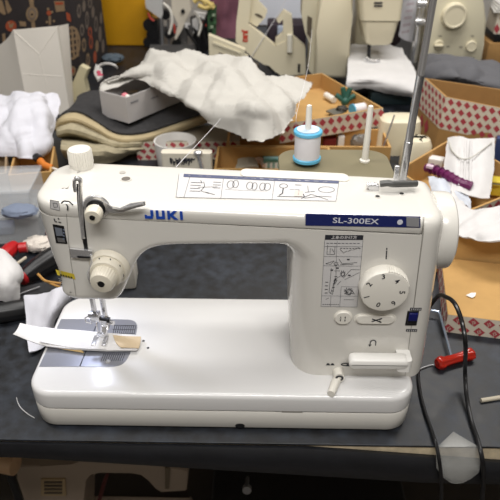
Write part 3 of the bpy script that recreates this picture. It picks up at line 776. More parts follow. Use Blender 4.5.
# loose thread strands
b = MB(); b.tube(spline([onT(176, 167), oy(190, 152, .2), oy(206, 135, .32), oz(222, 117.5, .14)], 6), .0004, 6); b.build('thread_strand', THREAD, label='single white thread running from the machine top up to the crumpled paper', cat='thread')
b = MB(); b.tube(spline([oy(248, 62, 1.426), oy(262, 40, 1.427), oy(275, 19, 1.428), oy(290, -8, 1.428)], 6), .0010, 6); b.build('thread_strand', THREAD, label='white thread hanging in front of the L-shaped cream casing', cat='thread')
b = MB(); b.tube(spline([oy(296, 126, .17), oy(297, 112, .18), oy(304, 85, .3), oy(309, 60, .45), oy(312, 30, .6)], 6), .0002, 6); b.build('thread_strand', THREAD, label='single white thread rising from the standing spool', cat='thread')

# fabric strip under the presser foot
def N(z, *pp): return [oz(px, py, z) for px, py in pp]
fs = empty('fabric_strip', oz(80, 345, H+.001), 'folded white fabric strip held under the presser foot', 'fabric')
b = MB()
sheet(b, [[oz(20, 324.5, .08), oz(40, 328.5, .074), oz(60, 330.5, .07), oz(80, 332, H+.006), oz(110, 334.5, H+.0055), oz(140, 336.5, H+.005)],
          [oz(17, 331, .08), oz(40, 338, .072), oz(60, 341, .068), oz(80, 344, H+.0065), oz(110, 345, H+.0055), oz(140, 344, H+.005)],
          [oz(13.5, 334.5, .078), oz(40, 345, .068), oz(60, 348.5, .065), oz(84, 350.5, H+.0045), (oz(112, 351.5, H+.004)), oz(137, 351, H+.0035)]], 6, .0004, 60, .0026, 3)
b.build('canvas', CLOTH, fs)
b = MB(); sheet(b, [[oz(113, 335.5, H+.0078), oz(126, 336.6, H+.0076), oz(141, 337, H+.0074)], [oz(116, 343, H+.0082), oz(127, 343, H+.0078), oz(140.5, 342.5, H+.0074)], [oz(121, 348, H+.0082), oz(129, 348, H+.0076), oz(139, 348.5, H+.007)]], 5, 0, 60, .0009, 9); b.build('lining', TANF, fs, 'tan lining at the right end')
b = MB(); sheet(b, [[oz(38, 341.5, .0708), oz(60, 346, .0665), oz(82, 350, .0655)], [oz(39, 343.5, .068), oz(60, 348.5, .064), oz(84, 352.5, .0625)]], 5, 0, 1, .0012); b.build('tan_edge', mat('tan_tape', (206, 176, 122), .8), fs, 'tan folded edge')
b = MB(); sheet(b, [[oz(43, 327.5, .0775), oz(60, 329.8, .0725), oz(80, 331, H+.0085), oz(104, 333.5, H+.008)], [oz(41, 337, .0755), oz(60, 340, .0705), oz(80, 343, H+.009), oz(104, 343.5, H+.0085)], [oz(40, 342, .073), oz(60, 346, .068), oz(82, 349, H+.0075), oz(106, 349.5, H+.007)]], 5, .0003, 50, .0012, 4); b.build('folded_layer', CLOTH, fs)
# white cloth left of the machine
b = MB(); sheet(b, [[oz(27, 297, .03), oz(45, 294, .045), oz(60, 288, .06), oz(90, 275, .055)], [oz(27.5, 320, .018), oz(42, 318, .03), oz(55, 308, .045), oz(75, 295, .04)], [oz(29, 342, .006), oz(38, 338, .012), oz(48, 328, .02), oz(58, 314, .02)], [oz(30, 355, .003), oz(36, 352, .003), oz(43, 345, .003), oz(52, 328, .003)]], 6, .004, 30, .0025, 5)
b.build('cloth', CLOTHL, label='white cloth draped on the table behind the left end of the machine', cat='cloth', group='cloths on the work table')
# loose thread on the table
b = MB(); b.tube(spline([oz(16.5, 397.5, .001), oz(18.5, 404, .001), oz(22, 409, .0012), oz(28, 414, .001), oz(34.5, 418, .001)], 5), .0006, 6); b.build('thread_scrap', mat('grey_white_thread', (176, 176, 176), .9), label='short loose pale thread on the black sheet at lower left', cat='thread')

# ================================================================== RIGHT FOREGROUND
# cables
def cable(name, pts, r, label):
    b = MB(); b.tube(spline(pts, 8), r, 10); return b.build(name, mat('glossy_black_cable', (20, 20, 22), .28), label=label, cat='cable', group='black cables beside the machine')
YH = TBY0-.015
def hang(px, py): return oy(px, py, YH)
cable('power_cable', [V((.474, .11, .085)), oy(437, 297, .10), oy(446, 297, .085), oy(455, 304, .07), oy(462, 322, .055), oy(465.5, 345, .04), oz(465, 370, .03), oz(466.5, 395, .012), oz(471, 420, .004), oz(478, 441, .004), hang(482, 458), hang(483.5, 475), hang(482.5, 495), hang(481, 530)], .0027, 'black cable looping in front of the red handled tool and over the table edge')
cable('foot_pedal_cable', [V((.458, .10, .006)), oz(417, 352, .003), oz(418.5, 380, .003), oz(423, 405, .003), oz(432, 432, .004), oz(436, 444, .004), hang(439.5, 462), hang(441.5, 485), hang(441, 530)], .0022, 'black cable beside the bed passing left of the frosted tape')
# tape patch over the table edge
b = MB(); t = .0006
net = [[oz(453.5, 431.5, .0012), oz(454, 431.7, .0012), oz(454.6, 432.2, .0012), oz(455, 432.5, .0012)],
       [oz(437, 447.2, .0012), oz(449, 447, .0012), oz(462, 447, .0012), oz(477.5, 446, .0012)]]
y2 = TBY0-.0016
net += [[V((p.x, y2, z)) for p in (oz(436.5, 449, 0), oz(449, 449, 0), oz(463, 449, 0), oz(479.5, 449, 0))] for z in (-.001,)]
y3 = TBY0-.0135
net += [[oy(436.5, 468, y3), oy(450, 467, y3), oy(464, 467, y3), oy(480, 467, y3)], [oy(442, 477, y3), oy(452, 479, y3), oy(464, 478.5, y3), oy(479, 472.5, y3)], [oy(451, 483, y3), oy(456, 484, y3), oy(463, 483, y3), oy(471, 479, y3)]]
rowsf = net
for r0, r1 in zip(rowsf, rowsf[1:]):
    for i in range(3):
        b.face([r0[i], r0[i+1], r1[i+1], r1[i]])
bmesh.ops.remove_doubles(b.bm, verts=b.bm.verts[:], dist=1e-6)
ob = b.build('tape_patch', TAPE, label='frosted translucent tape patch stuck over the table edge', cat='tape', smooth=60)
md = ob.modifiers.new('thickness', 'SOLIDIFY'); md.thickness = .0004
# red handled hex tool
tl = empty('hex_wrench', oz(454, 357, 0), 'hex wrench with a clear red handle lying on the table', 'tool')
h0 = oz(437, 364, .009); h1 = oz(473, 353.5, .009); d = (h1-h0)
b = MB(); prof = [(.0001, 0), (.006, .0), (.0085, .003), (.0088, .008), (.0068, .012), (.0062, d.length*.5), (.0068, d.length-.012), (.0088, d.length-.008), (.0082, d.length-.002), (.006, d.length), (.0001, d.length)]
b.lathe(prof, h0, d, 48, ribs=6, ribd=.07, ribi=(2, 3, 4, 5, 6, 7, 8)); b.build('handle', REDCLEAR, tl, 'clear red fluted handle')
m0 = h0+d*.42
b = MB(); b.tube([m0, oz(441, 318, .012), oz(439.5, 313, .012), oz(437.5, 311.5, .012), oz(431, 310.5, .012)], .0021, 8); b.build('shaft', mat('bright_steel', (190, 205, 225), .25, .9), tl, 'bent steel shaft')
b = MB(); b.tube([oz(500, 397.5, .003), oz(481, 400.5, .003)], .0028, 10); b.tube([oz(520, 394.5, .003), oz(500, 397.5, .003)], .0028, 10); b.build('wooden_stick', mat('pale_stick', (176, 168, 150), .6), label='thin pale stick lying on the table at the right edge of the photo', cat='stick')
b = MB(); b.tube(spline([oz(418, 370, .002), oz(425, 367, .002), oz(432, 365, .002), oz(437, 366, .003)], 4), .001, 6); b.build('wire_scrap', STEEL, label='thin grey wire between the machine bed and the red handle', cat='wire')

# flat printed box at right
def printed_box(name, label, A, B, depth, h, cols, rows, faces='f', inner=CARD, lid=False, letters=False, strip=0):
    b = MB()
    A, B = V(A), V(B)
    if lid:
        ex = (B-A); w = ex.length; ex = ex/w; ey = V((-ex.y, ex.x, 0)); ez = EZ
        b.box(A+ex*w/2+ey*depth/2+ez*h/2, (w, depth, h), m=0, R=Matrix((ex, ey, ez)).transposed(), bev=.0015)
    else: A, ex, ey, ez, w = openbox(b, A, B, depth, h)
    o = ez*strip
    if 'f' in faces:
        q = A-ey*.0005+o; b.face([q, q+ex*w, q+ex*w+ez*(h-strip), q+ez*(h-strip)], 1); diamonds(b, q, ex, ez, w, h-strip, cols, rows, 2, -ey, letters=3 if letters else None)
    if 'l' in faces:
        q = A-ex*.0005+ey*depth+o; b.face([q, q-ey*depth, q-ey*depth+ez*(h-strip), q+ez*(h-strip)], 1); diamonds(b, q, -ey, ez, depth, h-strip, max(2, int(cols*depth/w)), rows, 2, -ex)
    return b.build(name, [inner, PRINTW, RED, PRINTW], label=label, cat='box', group='cardboard boxes', weld=False, smooth=30), (A, ex, ey, ez, w)
fb = oz(444, 331.5, 0); fr = oz(500, 338.5, 0); fr = fb+(fr-fb)*1.9
box1, (A1, ex1, ey1, ez1, w1) = printed_box('cardboard_box', 'flat cardboard box with red printed front right of the machine, nearest of the printed boxes', fb, fr, .150, .032, 7, 2, 'fl', CARD, True, True)
b = MB(); q = A1+ey1*.04+ex1*.035+ez1*.0332
w_ = [oz(466, 295.5, .0335), oz(471, 293, .0335), oz(476, 293, .0335), oz(475, 296.5, .0335), oz(472, 298, .0335)]
b.prism(w_, (0, 0, .0006)); b.build('paper_scrap', mat('white_scrap', (236, 234, 228), .7), label='small white paper scrap on top of the flat printed box', cat='paper')
# plain brown box standing behind it
A = A1+ey1*.154-ex1*.015; B = A+ex1*.30
b = MB(); openbox(b, A, B, .06, .075, .004); 
q = A-ey1*.0006+ez1*.012+ex1*.11; b.face([q, q+ex1*.05, q+ex1*.05+ez1*.02, q+ez1*.02], 1)
b.build('cardboard_box', [CARD, mat('torn_paper', (204, 186, 158), .8)], label='plain brown box with white cloth spilling in, behind the flat printed box', cat='box', group='cardboard boxes')
# white cloth lower right
b = MB(); sheet(b, [[oz(450, 186, .072), oz(466, 209, .075), oz(485, 208, .085), oz(515, 200, .085)], [oz(452, 206, .075), oz(470, 217, .085), oz(488, 216, .095), oz(520, 210, .09)], [oz(456, 228, .078), oz(472, 230, .088), oz(488, 228, .098), oz(520, 228, .095)], [oz(456, 237, .075), oz(474, 239, .085), oz(490, 242, .09), oz(520, 244, .09)]], 11, .011, 34, .003, 11, ridge=.5, ani=(.86, .5, 0), crease=.0015, cf=22)
b.build('cloth', CLOTH, label='white cloth heaped over the plain brown box right of the hand wheel', cat='cloth', group='cloths on the work table')

# tray with the mask (behind the hand wheel)
zr_ = .06
rim = [oz(462, 214, zr_), oz(536, 184, zr_), oz(456, 135.5, zr_), oz(397, 170, zr_)]
cen = sum(rim, V())/4; botq = [V((p.x+(cen.x-p.x)*.04, p.y+(cen.y-p.y)*.04, 0)) for p in rim]
b = MB(); qbox(b, botq, rim); qpat(b, botq[0], botq[1], rim[1], rim[0], 9, 3, 1, 2); qpat(b, botq[3], botq[0], rim[0], rim[3], 8, 3, 1, 2)
b.build('cardboard_tray', [CARD, PRINTW, RED], label='open cardboard tray holding the white mask and purple clip', cat='box', weld=False, group='cardboard boxes')
tz = .006
def tray(px, py, z): return oz(px, py, z)
b = MB(); net = [[oz(448, 138, .075), oz(459, 136.5, .09), oz(470, 139.5, .088), oz(482, 139, .09), oz(494, 138.5, .08)],
                 [oz(446, 155, .07), oz(458, 155, .085), oz(470, 157, .078), oz(482, 156, .085), oz(493.5, 158, .075)],
                 [oz(444, 172, .06), oz(457, 172, .072), oz(469, 174, .066), oz(481, 174, .072), oz(492, 176, .065)],
                 [oz(446, 190, .045), oz(458, 192, .05), oz(470, 196, .048), oz(480, 198, .048), oz(489, 199, .045)]]
mk = empty('face_mask', oz(468, 190, .01), 'white pleated face mask lying in the cardboard tray', 'face mask')
sheet(b, net, 7, .003, 30, .002, 2); b.build('mask_fabric', CLOTH, mk)
b = MB(); b.tube(spline([oz(449, 141, .08), oz(452, 150, .085), oz(460, 158, .088), oz(470, 158, .086), oz(482, 150, .092), oz(492, 142, .088)], 6), .0014, 8); b.build('ear_loop', mat('elastic', (200, 198, 190), .9), mk)
for px in (460, 465.5, 471):
    b = MB(); b.tube(spline([oz(px, 141, .0905), oz(px-.5, 160, .083), oz(px-1, 185, .06)], 6), .0024, 6); b.build('pleat', CLOTH, mk)
# purple clip
b = MB(); a0 = oz(427, 168, .06); a1 = oz(449, 178, .062); a2 = oz(473, 186, .06)
path = spline([oz(426, 168, .058), oz(436, 170, .062), oz(448, 176, .062), oz(460, 183, .06), oz(472, 187, .058)], 5)
b.tube(path, [.0085, .0085, .008, .0075, .007, .0068, .0068, .0072, .008, .009, .0095, .0098, .0098, .0095, .0098, .0098, .0098, .0098, .0098, .0095, .009][:len(path)], 10)
for k in range(3, len(path)-1, 2):
    t = (path[k+1]-path[k-1]).normalized(); b.cyl(path[k]-t*.0012, path[k]+t*.0012, .0108, None, 12)
pc = empty('plastic_clip', oz(450, 185, .05), 'purple ribbed plastic clip in the tray in front of the mask', 'clip')
b.build('clip_body', PURPLE, pc)
b = MB(); b.box(oz(430, 166.5, .068), (.014, .010, .006), rz=-.5, bev=.001); b.build('clip_pad', mat('pale_pink_pad', (214, 190, 204), .6), pc, 'pale pink pad on its end')
b = MB(); b.box(oz(436, 162, .04), (.030, .022, .02), rz=-.4, bev=.001); b.build('small_carton', mat('white_card', (222, 220, 216), .6), label='small white carton behind the purple clip', cat='carton')
b = MB(); sheet(b, [[oz(428, 177, .05), oz(440, 178, .055), oz(455, 186, .05), oz(468, 195, .045)], [oz(430, 184, .05), oz(444, 188, .055), oz(458, 196, .05), oz(470, 203, .045)], [oz(432, 192, .045), oz(446, 198, .05), oz(460, 204, .05), oz(470, 210, .045)]], 6, .006, 40, .002, 6)
b.build('plastic_bag', mat('pale_blue_white_film', (206, 212, 222), .3), label='crinkled pale plastic bag under the purple clip', cat='bag')
b = MB(); b.box(oz(497, 186, .03), (.04, .028, .03), rz=-.3, bev=.001)
q = oz(497, 183, .0455); b.face([q+V((-.012, -.006, 0)), q+V((.006, -.009, 0)), q+V((.009, -.005, 0)), q+V((-.01, 0, 0))], 1)
b.build('needle_packet', [YELLOW, INK], label='yellow packet in the tray right of the mask', cat='packet')
b = MB(); b.box(oz(499, 150, .04), (.02, .02, .06), rz=-.3, bev=.001); b.build('bobbin_box', mat('navy_box', (52, 66, 110), .5), label='small navy box standing right of the white mask', cat='box')

# tall printed box behind tray
fl = oz(434, 150, 0); Ypb = fl.y; tfl = oy(446, 97, Ypb)
hz = tfl.z; fr_ = oz(540, 168, 0); bl_ = oz(417, 126, 0); br_ = fr_+(bl_-fl)
topq = [V((tfl.x, tfl.y, hz)), oz(540, 116, hz), oz(540, 95, hz), oz(424.5, 78, hz)]
botq = [fl, V((topq[1].x, topq[1].y-.0, 0)), V((topq[2].x, topq[2].y, 0)), V((topq[3].x-.005, topq[3].y, 0))]
b = MB(); qbox(b, botq, topq)
lo = [p.lerp(q, .42) for p, q in zip(botq, topq)]
qpat(b, lo[0], lo[1], topq[1], topq[0], 11, 4, 1, 2); qpat(b, lo[3], lo[0], topq[0], topq[3], 6, 4, 1, 2)
qpat(b, botq[3].lerp(botq[0], .2)+V((0, 0, .01)), botq[3].lerp(botq[0], .7)+V((0, 0, .01)), lo[3].lerp(lo[0], .7), lo[3].lerp(lo[0], .2), 2, 1, 1, 2, .0006, False)
b.build('cardboard_box', [CARDD, PRINTW, RED], label='open box with red printed upper walls behind the white mask', cat='box', weld=False, group='cardboard boxes')

# cream plastic covers left of the pole base
b = MB(); c = oz(396, 156, 0); 
b.loft([[V((p[0], p[1], z)) for p in rrect(c.x-.045+i, c.y+i, c.x+.055-i, c.y+.07-i, .02, 6)] for z, i in ((0, 0), (.06, .002), (.078, .005), (.084, .012))])
b.build('plastic_cover', CREAM, label='rounded cream plastic cover left of the steel pole', cat='plastic cover')
b = MB(); c = oz(404, 166, .0)
b.loft([[V((p[0], p[1], z)) for p in rrect(c.x-.01+i, c.y-.03+i, c.x+.055-i, c.y+.03-i, .02, 6)] for z, i in ((0, 0), (.055, .003), (.066, .008), (.07, .016))])
b.build('plastic_cover', CREAM, label='small cream plastic cover behind the base of the steel pole', cat='plastic cover')

# ================================================================== MIDDLE BACKGROUND
# long cardboard box behind the machine
LZ = .055
yb_ = oz(250, 146.5, LZ).y; pA = oz(214, 168, LZ); pA = V((pA.x, yb_-.115, 0)); pB = V((oz(330, 150, LZ).x, yb_-.115, 0))
b = MB(); openbox(b, pA, pB, .115, LZ, .005); b.build('cardboard_box', CARD, label='open brown box with beige rag and turquoise packet directly behind the machine arm', cat='box', group='cardboard boxes')
pA = V((oz(226, 146, LZ).x, yb_+.003, 0)); pB = V((oz(393, 151, LZ).x, yb_+.001, 0)); rb_ = oz(380, 129, LZ)
b = MB(); qbox(b, [pA, pB, V((rb_.x+.01, rb_.y, 0)), V((pA.x-.0, rb_.y, 0))], [V((pA.x, pA.y, LZ)), V((pB.x, pB.y, LZ)), V((rb_.x+.008, rb_.y, LZ)), V((pA.x, rb_.y, LZ))], .005); b.build('cardboard_box', CARD, label='open brown box under the printed tray, with grey bag and white card inside', cat='box', group='cardboard boxes')
b = MB(); sheet(b, [[oz(238, 160, .03), oz(246, 158, .035), oz(256, 159, .03)], [oz(236, 170, .025), oz(246, 168, .03), oz(258, 168, .025)]], 5, .003, 60, .003, 1); b.build('rag', mat('beige_rag', (176, 168, 150), .9), label='beige rag inside the long brown box', cat='cloth', group='cloths on the work table')
b = MB(); b.ball(oz(259, 160, .03), .009, (1.2, .8, .8)); b.tube([oz(259, 160, .03), oz(264, 166, .03)], .004, 8); b.build('plastic_part', mat('pinkish_plastic', (206, 180, 162), .5), label='small pinkish plastic part in the long brown box', cat='part')
b = MB(); b.box(oz(271, 164, .02), (.034, .02, .03), rz=.1, bev=.001)
for k in range(3): b.box(oz(266+5*k, 166, .0225)+V((0, -.0105, 0)), (.005, .001, .024), m=1)
b.box(oz(271, 160, .036), (.03, .006, .004), m=2)
b.build('blister_pack', [TURQ, mat('white_print', (232, 236, 236), .5), mat('teal_print', (86, 140, 132), .5)], label='turquoise and white packet in the long brown box', cat='packet')
c = oz(330, 143, .03); b = MB(); b.box(V((c.x, c.y+.012, .022)), (.03, .02, .034), bev=.001); b.build('reel_box', mat('dark_red_box', (110, 26, 30), .5), label='dark red carton in the box under the printed tray', cat='carton')
c = oz(341, 143, .03); b = MB(); b.box(V((c.x, c.y+.012, .026)), (.014, .03, .042), bev=.001); b.build('card_divider', mat('white_divider', (214, 212, 206), .6), label='white card standing right of the dark red carton', cat='card')
c = oz(361, 142, .03); b = MB(); b.ball(V((c.x, c.y+.014, .026)), .02, (1.15, .6, .95), amp=.3, nsc=4); b.build('parts_bag', mat('grey_plastic_bag', (128, 124, 118), .35), label='grey plastic bag of parts right of the standing white card', cat='bag')
c = oz(382, 140, .03); b = MB(); b.box(V((c.x, c.y+.012, .026)), (.012, .034, .04), rz=.35, bev=.001); b.build('card_divider', MATS['white_divider'], label='white card at the right end of the box under the printed tray', cat='card')
b = MB(); b.tube([oz(379.5, 158, .02), oy(394.5, 115, oz(379.5, 158, .02).y+.02)], .0018, 8); b.build('metal_rod', STEEL, label='thin metal rod leaning at the right end of the box under the printed tray', cat='rod')

# printed tray resting on the long box
zb = LZ+.001
f0 = oz(381, 126, zb); f1 = oz(320, 136.5, zb); f1 = f0+(f1-f0)*1.62
ztr = oy(382, 108, f0.y).z; k0 = oz(322, 73, ztr)
t0 = V((f0.x, f0.y, ztr)); t1 = V((f1.x, f1.y, ztr)); t2 = k0; t3 = k0+(t1-t0)*1.0
tq = [t1, t0, t2, t3]; bq = [V((p.x, p.y, zb)) for p in tq]
b = MB(); qbox(b, bq, tq); qpat(b, bq[0], bq[1], tq[1], tq[0], 12, 2, 1, 2)
b.build('cardboard_tray', [CARD, PRINTW, RED], label='cardboard tray with red printed front resting on the brown box', cat='box', weld=False, group='cardboard boxes')
zt_ = zb+.006
def roll(name, a, c, r, lab, cat='spool', mats=WPLAST):
    b = MB(); b.cyl(a, c, r, seg=24); return b
t0 = oz(326, 95, zt_+.008); t1 = oz(334, 100, zt_+.008)
b = MB(); b.cyl(t0, t1, .008); b.build('tube_spool', WPLAST, label='short white plastic tube in the printed tray', cat='tube')
# white spool on its side with blue rims
s0 = oz(352, 110, zt_+.0155); s1 = oz(368, 107, zt_+.0155); d = s1-s0
ws = empty('thread_spool', s0+V((0, 0, -.015)), 'white thread spool with blue rims lying on its side in the printed tray', 'thread spool')
b = MB(); b.lathe([(.004, .002), (.0125, .002), (.0125, d.length-.002), (.004, d.length-.002)], s0, d, 28); b.build('thread', THREAD, ws)
for t in (0, d.length-.003):
    b = MB(); b.lathe([(.004, t), (.0145, t), (.0145, t+.003), (.004, t+.003)], s0, d, 28); b.build('flange', LBLUE, ws, 'blue rim')
# green part with metal bracket
gp = empty('machine_part', oz(342, 106, zt_), 'dark green plastic part with metal bracket in the printed tray', 'part')
b = MB(); c = oz(345, 101, zt_+.019)
for k, a in enumerate((.2, 1.1, 1.9, 2.9)):
    e = c+V((.024*math.cos(a), .004, .026*abs(math.sin(a))+.008)); b.tube([c, e], [.0075, .006], 10)
b.ball(c, .011); b.build('green_body', DGREEN, gp)
b = MB(); b.prism([oz(*p, zt_+.006) for p in ((326, 112), (337, 109), (346, 112), (336, 117))], (0, 0, .004)); b.build('bracket', mat('dull_steel', (132, 130, 122), .4, .6), gp, 'dull steel bracket')
b = MB(); b.ball(oz(342, 109, zt_+.0125), .012, (1.2, .8, .7), amp=.3, nsc=5); b.build('motor', mat('dark_grey_iron', (62, 58, 52), .5, .5), gp)

# mug, bobbin box and printed box behind at left
A = oz(138, 160, 0); B = oz(240, 159, 0)
printed_box('cardboard_box', 'closed box with red printed front behind the white mug', A, B, .10, .044, 12, 3, 'f', mat('greyish_card', (140, 132, 116), .8), True)
mg = empty('mug', oz(175, 166, 0), 'white round mug behind the top of the machine', 'mug')
c = oz(177, 166, 0); b = MB()
zt2 = oy(177, 140, c.y).z; r_ = .0465
b.lathe([(.001, 0), (r_*.86, 0), (r_*.9, .004), (r_*.97, zt2*.6), (r_, zt2), (r_*.94, zt2), (r_*.9, zt2*.6), (r_*.8, .008), (.001, .007)], c, EZ, 48); b.build('cup', mat('white_glazed_ceramic', (226, 224, 220), .25), mg)
# white part with black squiggle and chrome screw, seen in front of the mug
cw = empty('bobbin_case_box', oz(186, 185, 0), 'white plastic holder with black squiggles and chrome screw in front of the mug', 'holder')
yb = oz(186, 194, 0).y
b = MB(); q0 = oy(160.5, 153, yb); q1 = oy(211.5, 153, yb)
b.loft([[V((p[0], p[1], z)) for p in rrect(q0.x, yb, q1.x, yb+.022, .006, 4)] for z in (0, q0.z-.001)], 0); b.build('holder_body', IVORY, cw)
b = MB(); 
for k in range(9):
    u = 172+2.6*k; a = [oy(u+random.uniform(-2, 2), 161+random.uniform(-3, 4), yb-.001) for _ in range(4)]
    b.tube(spline(a, 4), .0014, 6)
b.build('squiggle', INK, cw, 'black squiggly print')
b = MB(); c = oy(198, 153, yb-.004); b.ball(c, .007, (1.3, 1, .8)); b.cyl(c, oy(202, 168, yb-.004), .0045, seg=14); b.build('screw', CHROME, cw, 'chrome screw')

# felt mat
fm = empty('felt_mat', oz(130, 150, 0), 'folded felt mat, charcoal on top and beige underneath, below the grey box', 'mat')
edge = [oz(56, 122, .075), oz(64, 114, .085), oz(78, 112.5, .085), oz(95, 121, .075), oz(112, 132, .06), oz(128, 135, .055), oz(150, 132, .06), oz(180, 122, .07), oz(212, 111, .075)]
mid = [oz(74, 106, .085), oz(78, 104, .09), oz(88, 103, .09), oz(105, 108, .08), oz(122, 116, .065), oz(138, 120, .06), oz(158, 116, .064), oz(184, 108, .072), oz(212, 100, .075)]
back = [oz(78, 98, .08), oz(84, 94, .085), oz(94, 92, .085), oz(112, 92, .075), oz(130, 95, .06), oz(146, 97, .06), oz(165, 95, .06), oz(188, 90, .065), oz(212, 85, .07)]
b = MB(); sheet(b, [back, mid, edge], 6, .002, 30, .004, 2); b.build('charcoal_layer', DFELT, fm)
low = [p+V((-.004, -.004, -.006)) for p in edge]
b = MB(); 
in_ = [edge[0]+V((.0, .006, -.004))]+[e+V((0, .004, -.0045)) for e in edge[1:]]
b1 = [oz(54, 126, .07), oz(60, 120, .078), oz(76, 118, .078), oz(95, 126, .068), oz(112, 136, .054), oz(128, 139, .05), oz(150, 136, .054), oz(180, 126, .064), oz(212, 115, .07)]
sheet(b, [in_, [p+V((0, -.006, 0)) for p in b1], [p+V((0, 0, -.012)) for p in b1]], 5, .0006, 60, .003, 3); b.build('felt_edge', FELTEDGE, fm, 'tan stitched felt edge')
b = MB()
u0 = [oz(60, 126, .06), oz(72, 122, .065), oz(88, 126, .06), oz(104, 134, .05), oz(122, 140, .045), oz(140, 140, .045), oz(165, 134, .05)]
u1 = [oz(56, 134, .055), oz(68, 131, .055), oz(84, 134, .05), oz(100, 140, .045), oz(118, 146, .04), oz(138, 144, .04), oz(165, 139, .04)]
u2 = [oy(px, py, p.y+dy) for (px, py, dy), p in zip(((62, 139, .05), (72, 139, .06), (86, 141, .06), (101, 144, .05), (118, 148, .03), (138, 146, .02), (165, 141, .01)), u1)]
u3 = [oz(61, 147, .05), oz(75, 149, .052), oz(90, 150, .05), oz(104, 150, .045), oz(118, 151, .04), oz(136, 149, .03), oz(165, 145, .03)]
u4 = [oz(66, 157, .015), oz(78, 162, .012), oz(93, 164, .012), oz(107, 162, .012), (oz(120, 158, .012)), oz(134, 153, .012), oz(165, 149, .012)]
sheet(b, [u0, u1, u2, u3, u4], 6, .004, 25, .004, 4); b.build('felt_layer', FELT, fm, 'beige felt underside folded over')

# grey box on the mat
gb = empty('open_carton', oz(140, 118, .07), 'pale grey open carton on the charcoal felt under the crumpled paper', 'carton')
zq = .075
A = oz(129, 123.5, zq); B = oz(182, 101, zq); b = MB()
Ag, exg, eyg, ezg, wg = openbox(b, A, B, .085, .06, .003); 
tl_ = Ag-eyg*.0006+ezg*.044+exg*.012
for k in range(5): seg2(b, tl_+exg*(.005*k), tl_+exg*(.005*k+.003), .005, -eyg, 1)
tl_ = Ag-eyg*.0006+ezg*.036+exg*.078
for k in range(5): seg2(b, tl_+exg*(.005*k), tl_+exg*(.005*k+.003), .004, -eyg, 1)
b.build('carton_body', [GREYBOX, GREYINK], gb, weld=False)
b = MB(); b.box(Ag+exg*.05+eyg*.04+ezg*.03, (.04, .05, .04), bev=.003); b.ball(Ag+exg*.025+eyg*.03+ezg*.05, .009, m=1); b.ball(Ag+exg*.022+eyg*.018+ezg*.052, .006, m=2); b.build('carton_lining', [BLACK, PINK, WPLAST], gb, 'dark contents with pink bead')
# wrapper behind
b = MB(); b.tube(spline([oz(97, 74, .1), oz(99, 66, .11), oz(106, 63.5, .12), oz(114, 65, .12), oz(117, 68, .11)], 6), .0035, 8); b.prism([oz(*p, .1) for p in ((96, 66), (102, 70), (103, 78), (98, 82), (94, 75))], (0, 0, .006)); 
q = oz(100, 75, .107); b.ball(q, .008, (1, .7, .5), m=1); b.ball(q+V((-.008, .02, 0)), .006, m=1)
b.build('plastic_wrapper', [mat('frosted_wrap', (196, 194, 190), .4), mat('deep_pink_print', (186, 66, 92), .6)], label='small frosted wrapper with pink print left of the crumpled paper', cat='wrapper')
# cream strip
b = MB(); b.prism([oy(*p, 1.16) for p in ((80, 65.5), (87.5, 69.5), (84, 79), (87, 92), (78, 103), (70, 111), (68.5, 98), (73, 82))], (.004, .02, 0)); b.build('foam_strip', mat('cream_foam', (204, 194, 160), .9), label='cream foam strip standing between the paper bag and felt mat', cat='foam')

# crumpled paper
b = MB()
net = [[oz(148, 57, .17), oz(170, 53.5, .185), oz(200, 54, .19), oz(228, 56, .185), oz(258, 70, .18), oz(285, 76, .17), oz(312, 84, .15)],
       [oz(128, 68, .165), oz(160, 66, .18), oz(195, 70, .185), oz(225, 76, .19), oz(255, 84, .185), oz(280, 92, .17), oz(308, 92, .15)],
       [oz(112, 78, .155), oz(150, 74, .165), oz(188, 84, .175), oz(220, 96, .175), oz(250, 102, .19), oz(274, 108, .17), oz(300, 102, .145)],
       [oz(100, 85, .145), oz(138, 77, .15), oz(176, 94, .16), oz(208, 112, .155), oz(242, 118, .165), oz(268, 122, .155), oz(292, 116, .135)],
       [oz(101, 89, .14), oz(140, 82, .145), oz(175, 99, .15), oz(204, 114, .145), oz(231, 134, .13), oz(262, 141, .13), oz(284, 130, .125)]]
sheet(b, net, 15, .004, 14, .0012, 12, ridge=.3, crease=.0105, cf=17, jag=.0013)
b.build('crumpled_paper', PAPER, label='large crumpled off-white paper lying over the carton and felt', cat='paper', smooth=9)
b = MB(); b.prism([oz(*p, .13) for p in ((157, 84), (166, 84), (206, 112), (197, 111), (185, 104))], (0, 0, .004)); b.build('card_sheet', PAPER, label='stiff white card sticking out under the crumpled paper', cat='card')

# ================================================================== LEFT SIDE
# patterned storage box
pb = empty('fabric_box', oz(50, 70, 0), 'dark storage box with tan sewing print in the upper left corner', 'storage box')
A = oz(84, 80, 0); Bk = oz(109, 57, 0); dep = (Bk-A).length; ey = (Bk-A)/dep; ex = V((ey.y, -ey.x, 0)); wB = .46; hB = .42
L0 = A-ex*wB
b = MB(); b.box(L0+ex*wB/2+ey*dep/2+EZ*hB/2, (wB, dep, hB), R=Matrix((ex, ey, EZ)).transposed(), bev=.006)
n1 = -ey
def FP(px, py, o=.0008):   # on the front face
    d = ray(px, py); t = ((A+n1*o-CAMP).dot(n1))/d.dot(n1); return CAMP+d*t
def SPt(px, py, o=.0008):
    d = ray(px, py); t = ((A+ex*o-CAMP).dot(ex))/d.dot(ex); return CAMP+d*t
def blob(fn, pix, m, o=.0008): b.face([fn(*p, o) for p in pix], m)
def oval(fn, cx, cy, rx, ry, m, o=.0008): blob(fn, [(cx+rx*math.cos(2*PI*i/18), cy+ry*math.sin(2*PI*i/18)) for i in range(18)], m, o)
oval(FP, 32, 14, 6, 8, 1); oval(FP, 32, 14, 4.2, 6, 3, .0012); oval(FP, 32, 14, 2.8, 4, 1, .0016); oval(FP, 32, 14.5, 1.2, 1.2, 0, .002)
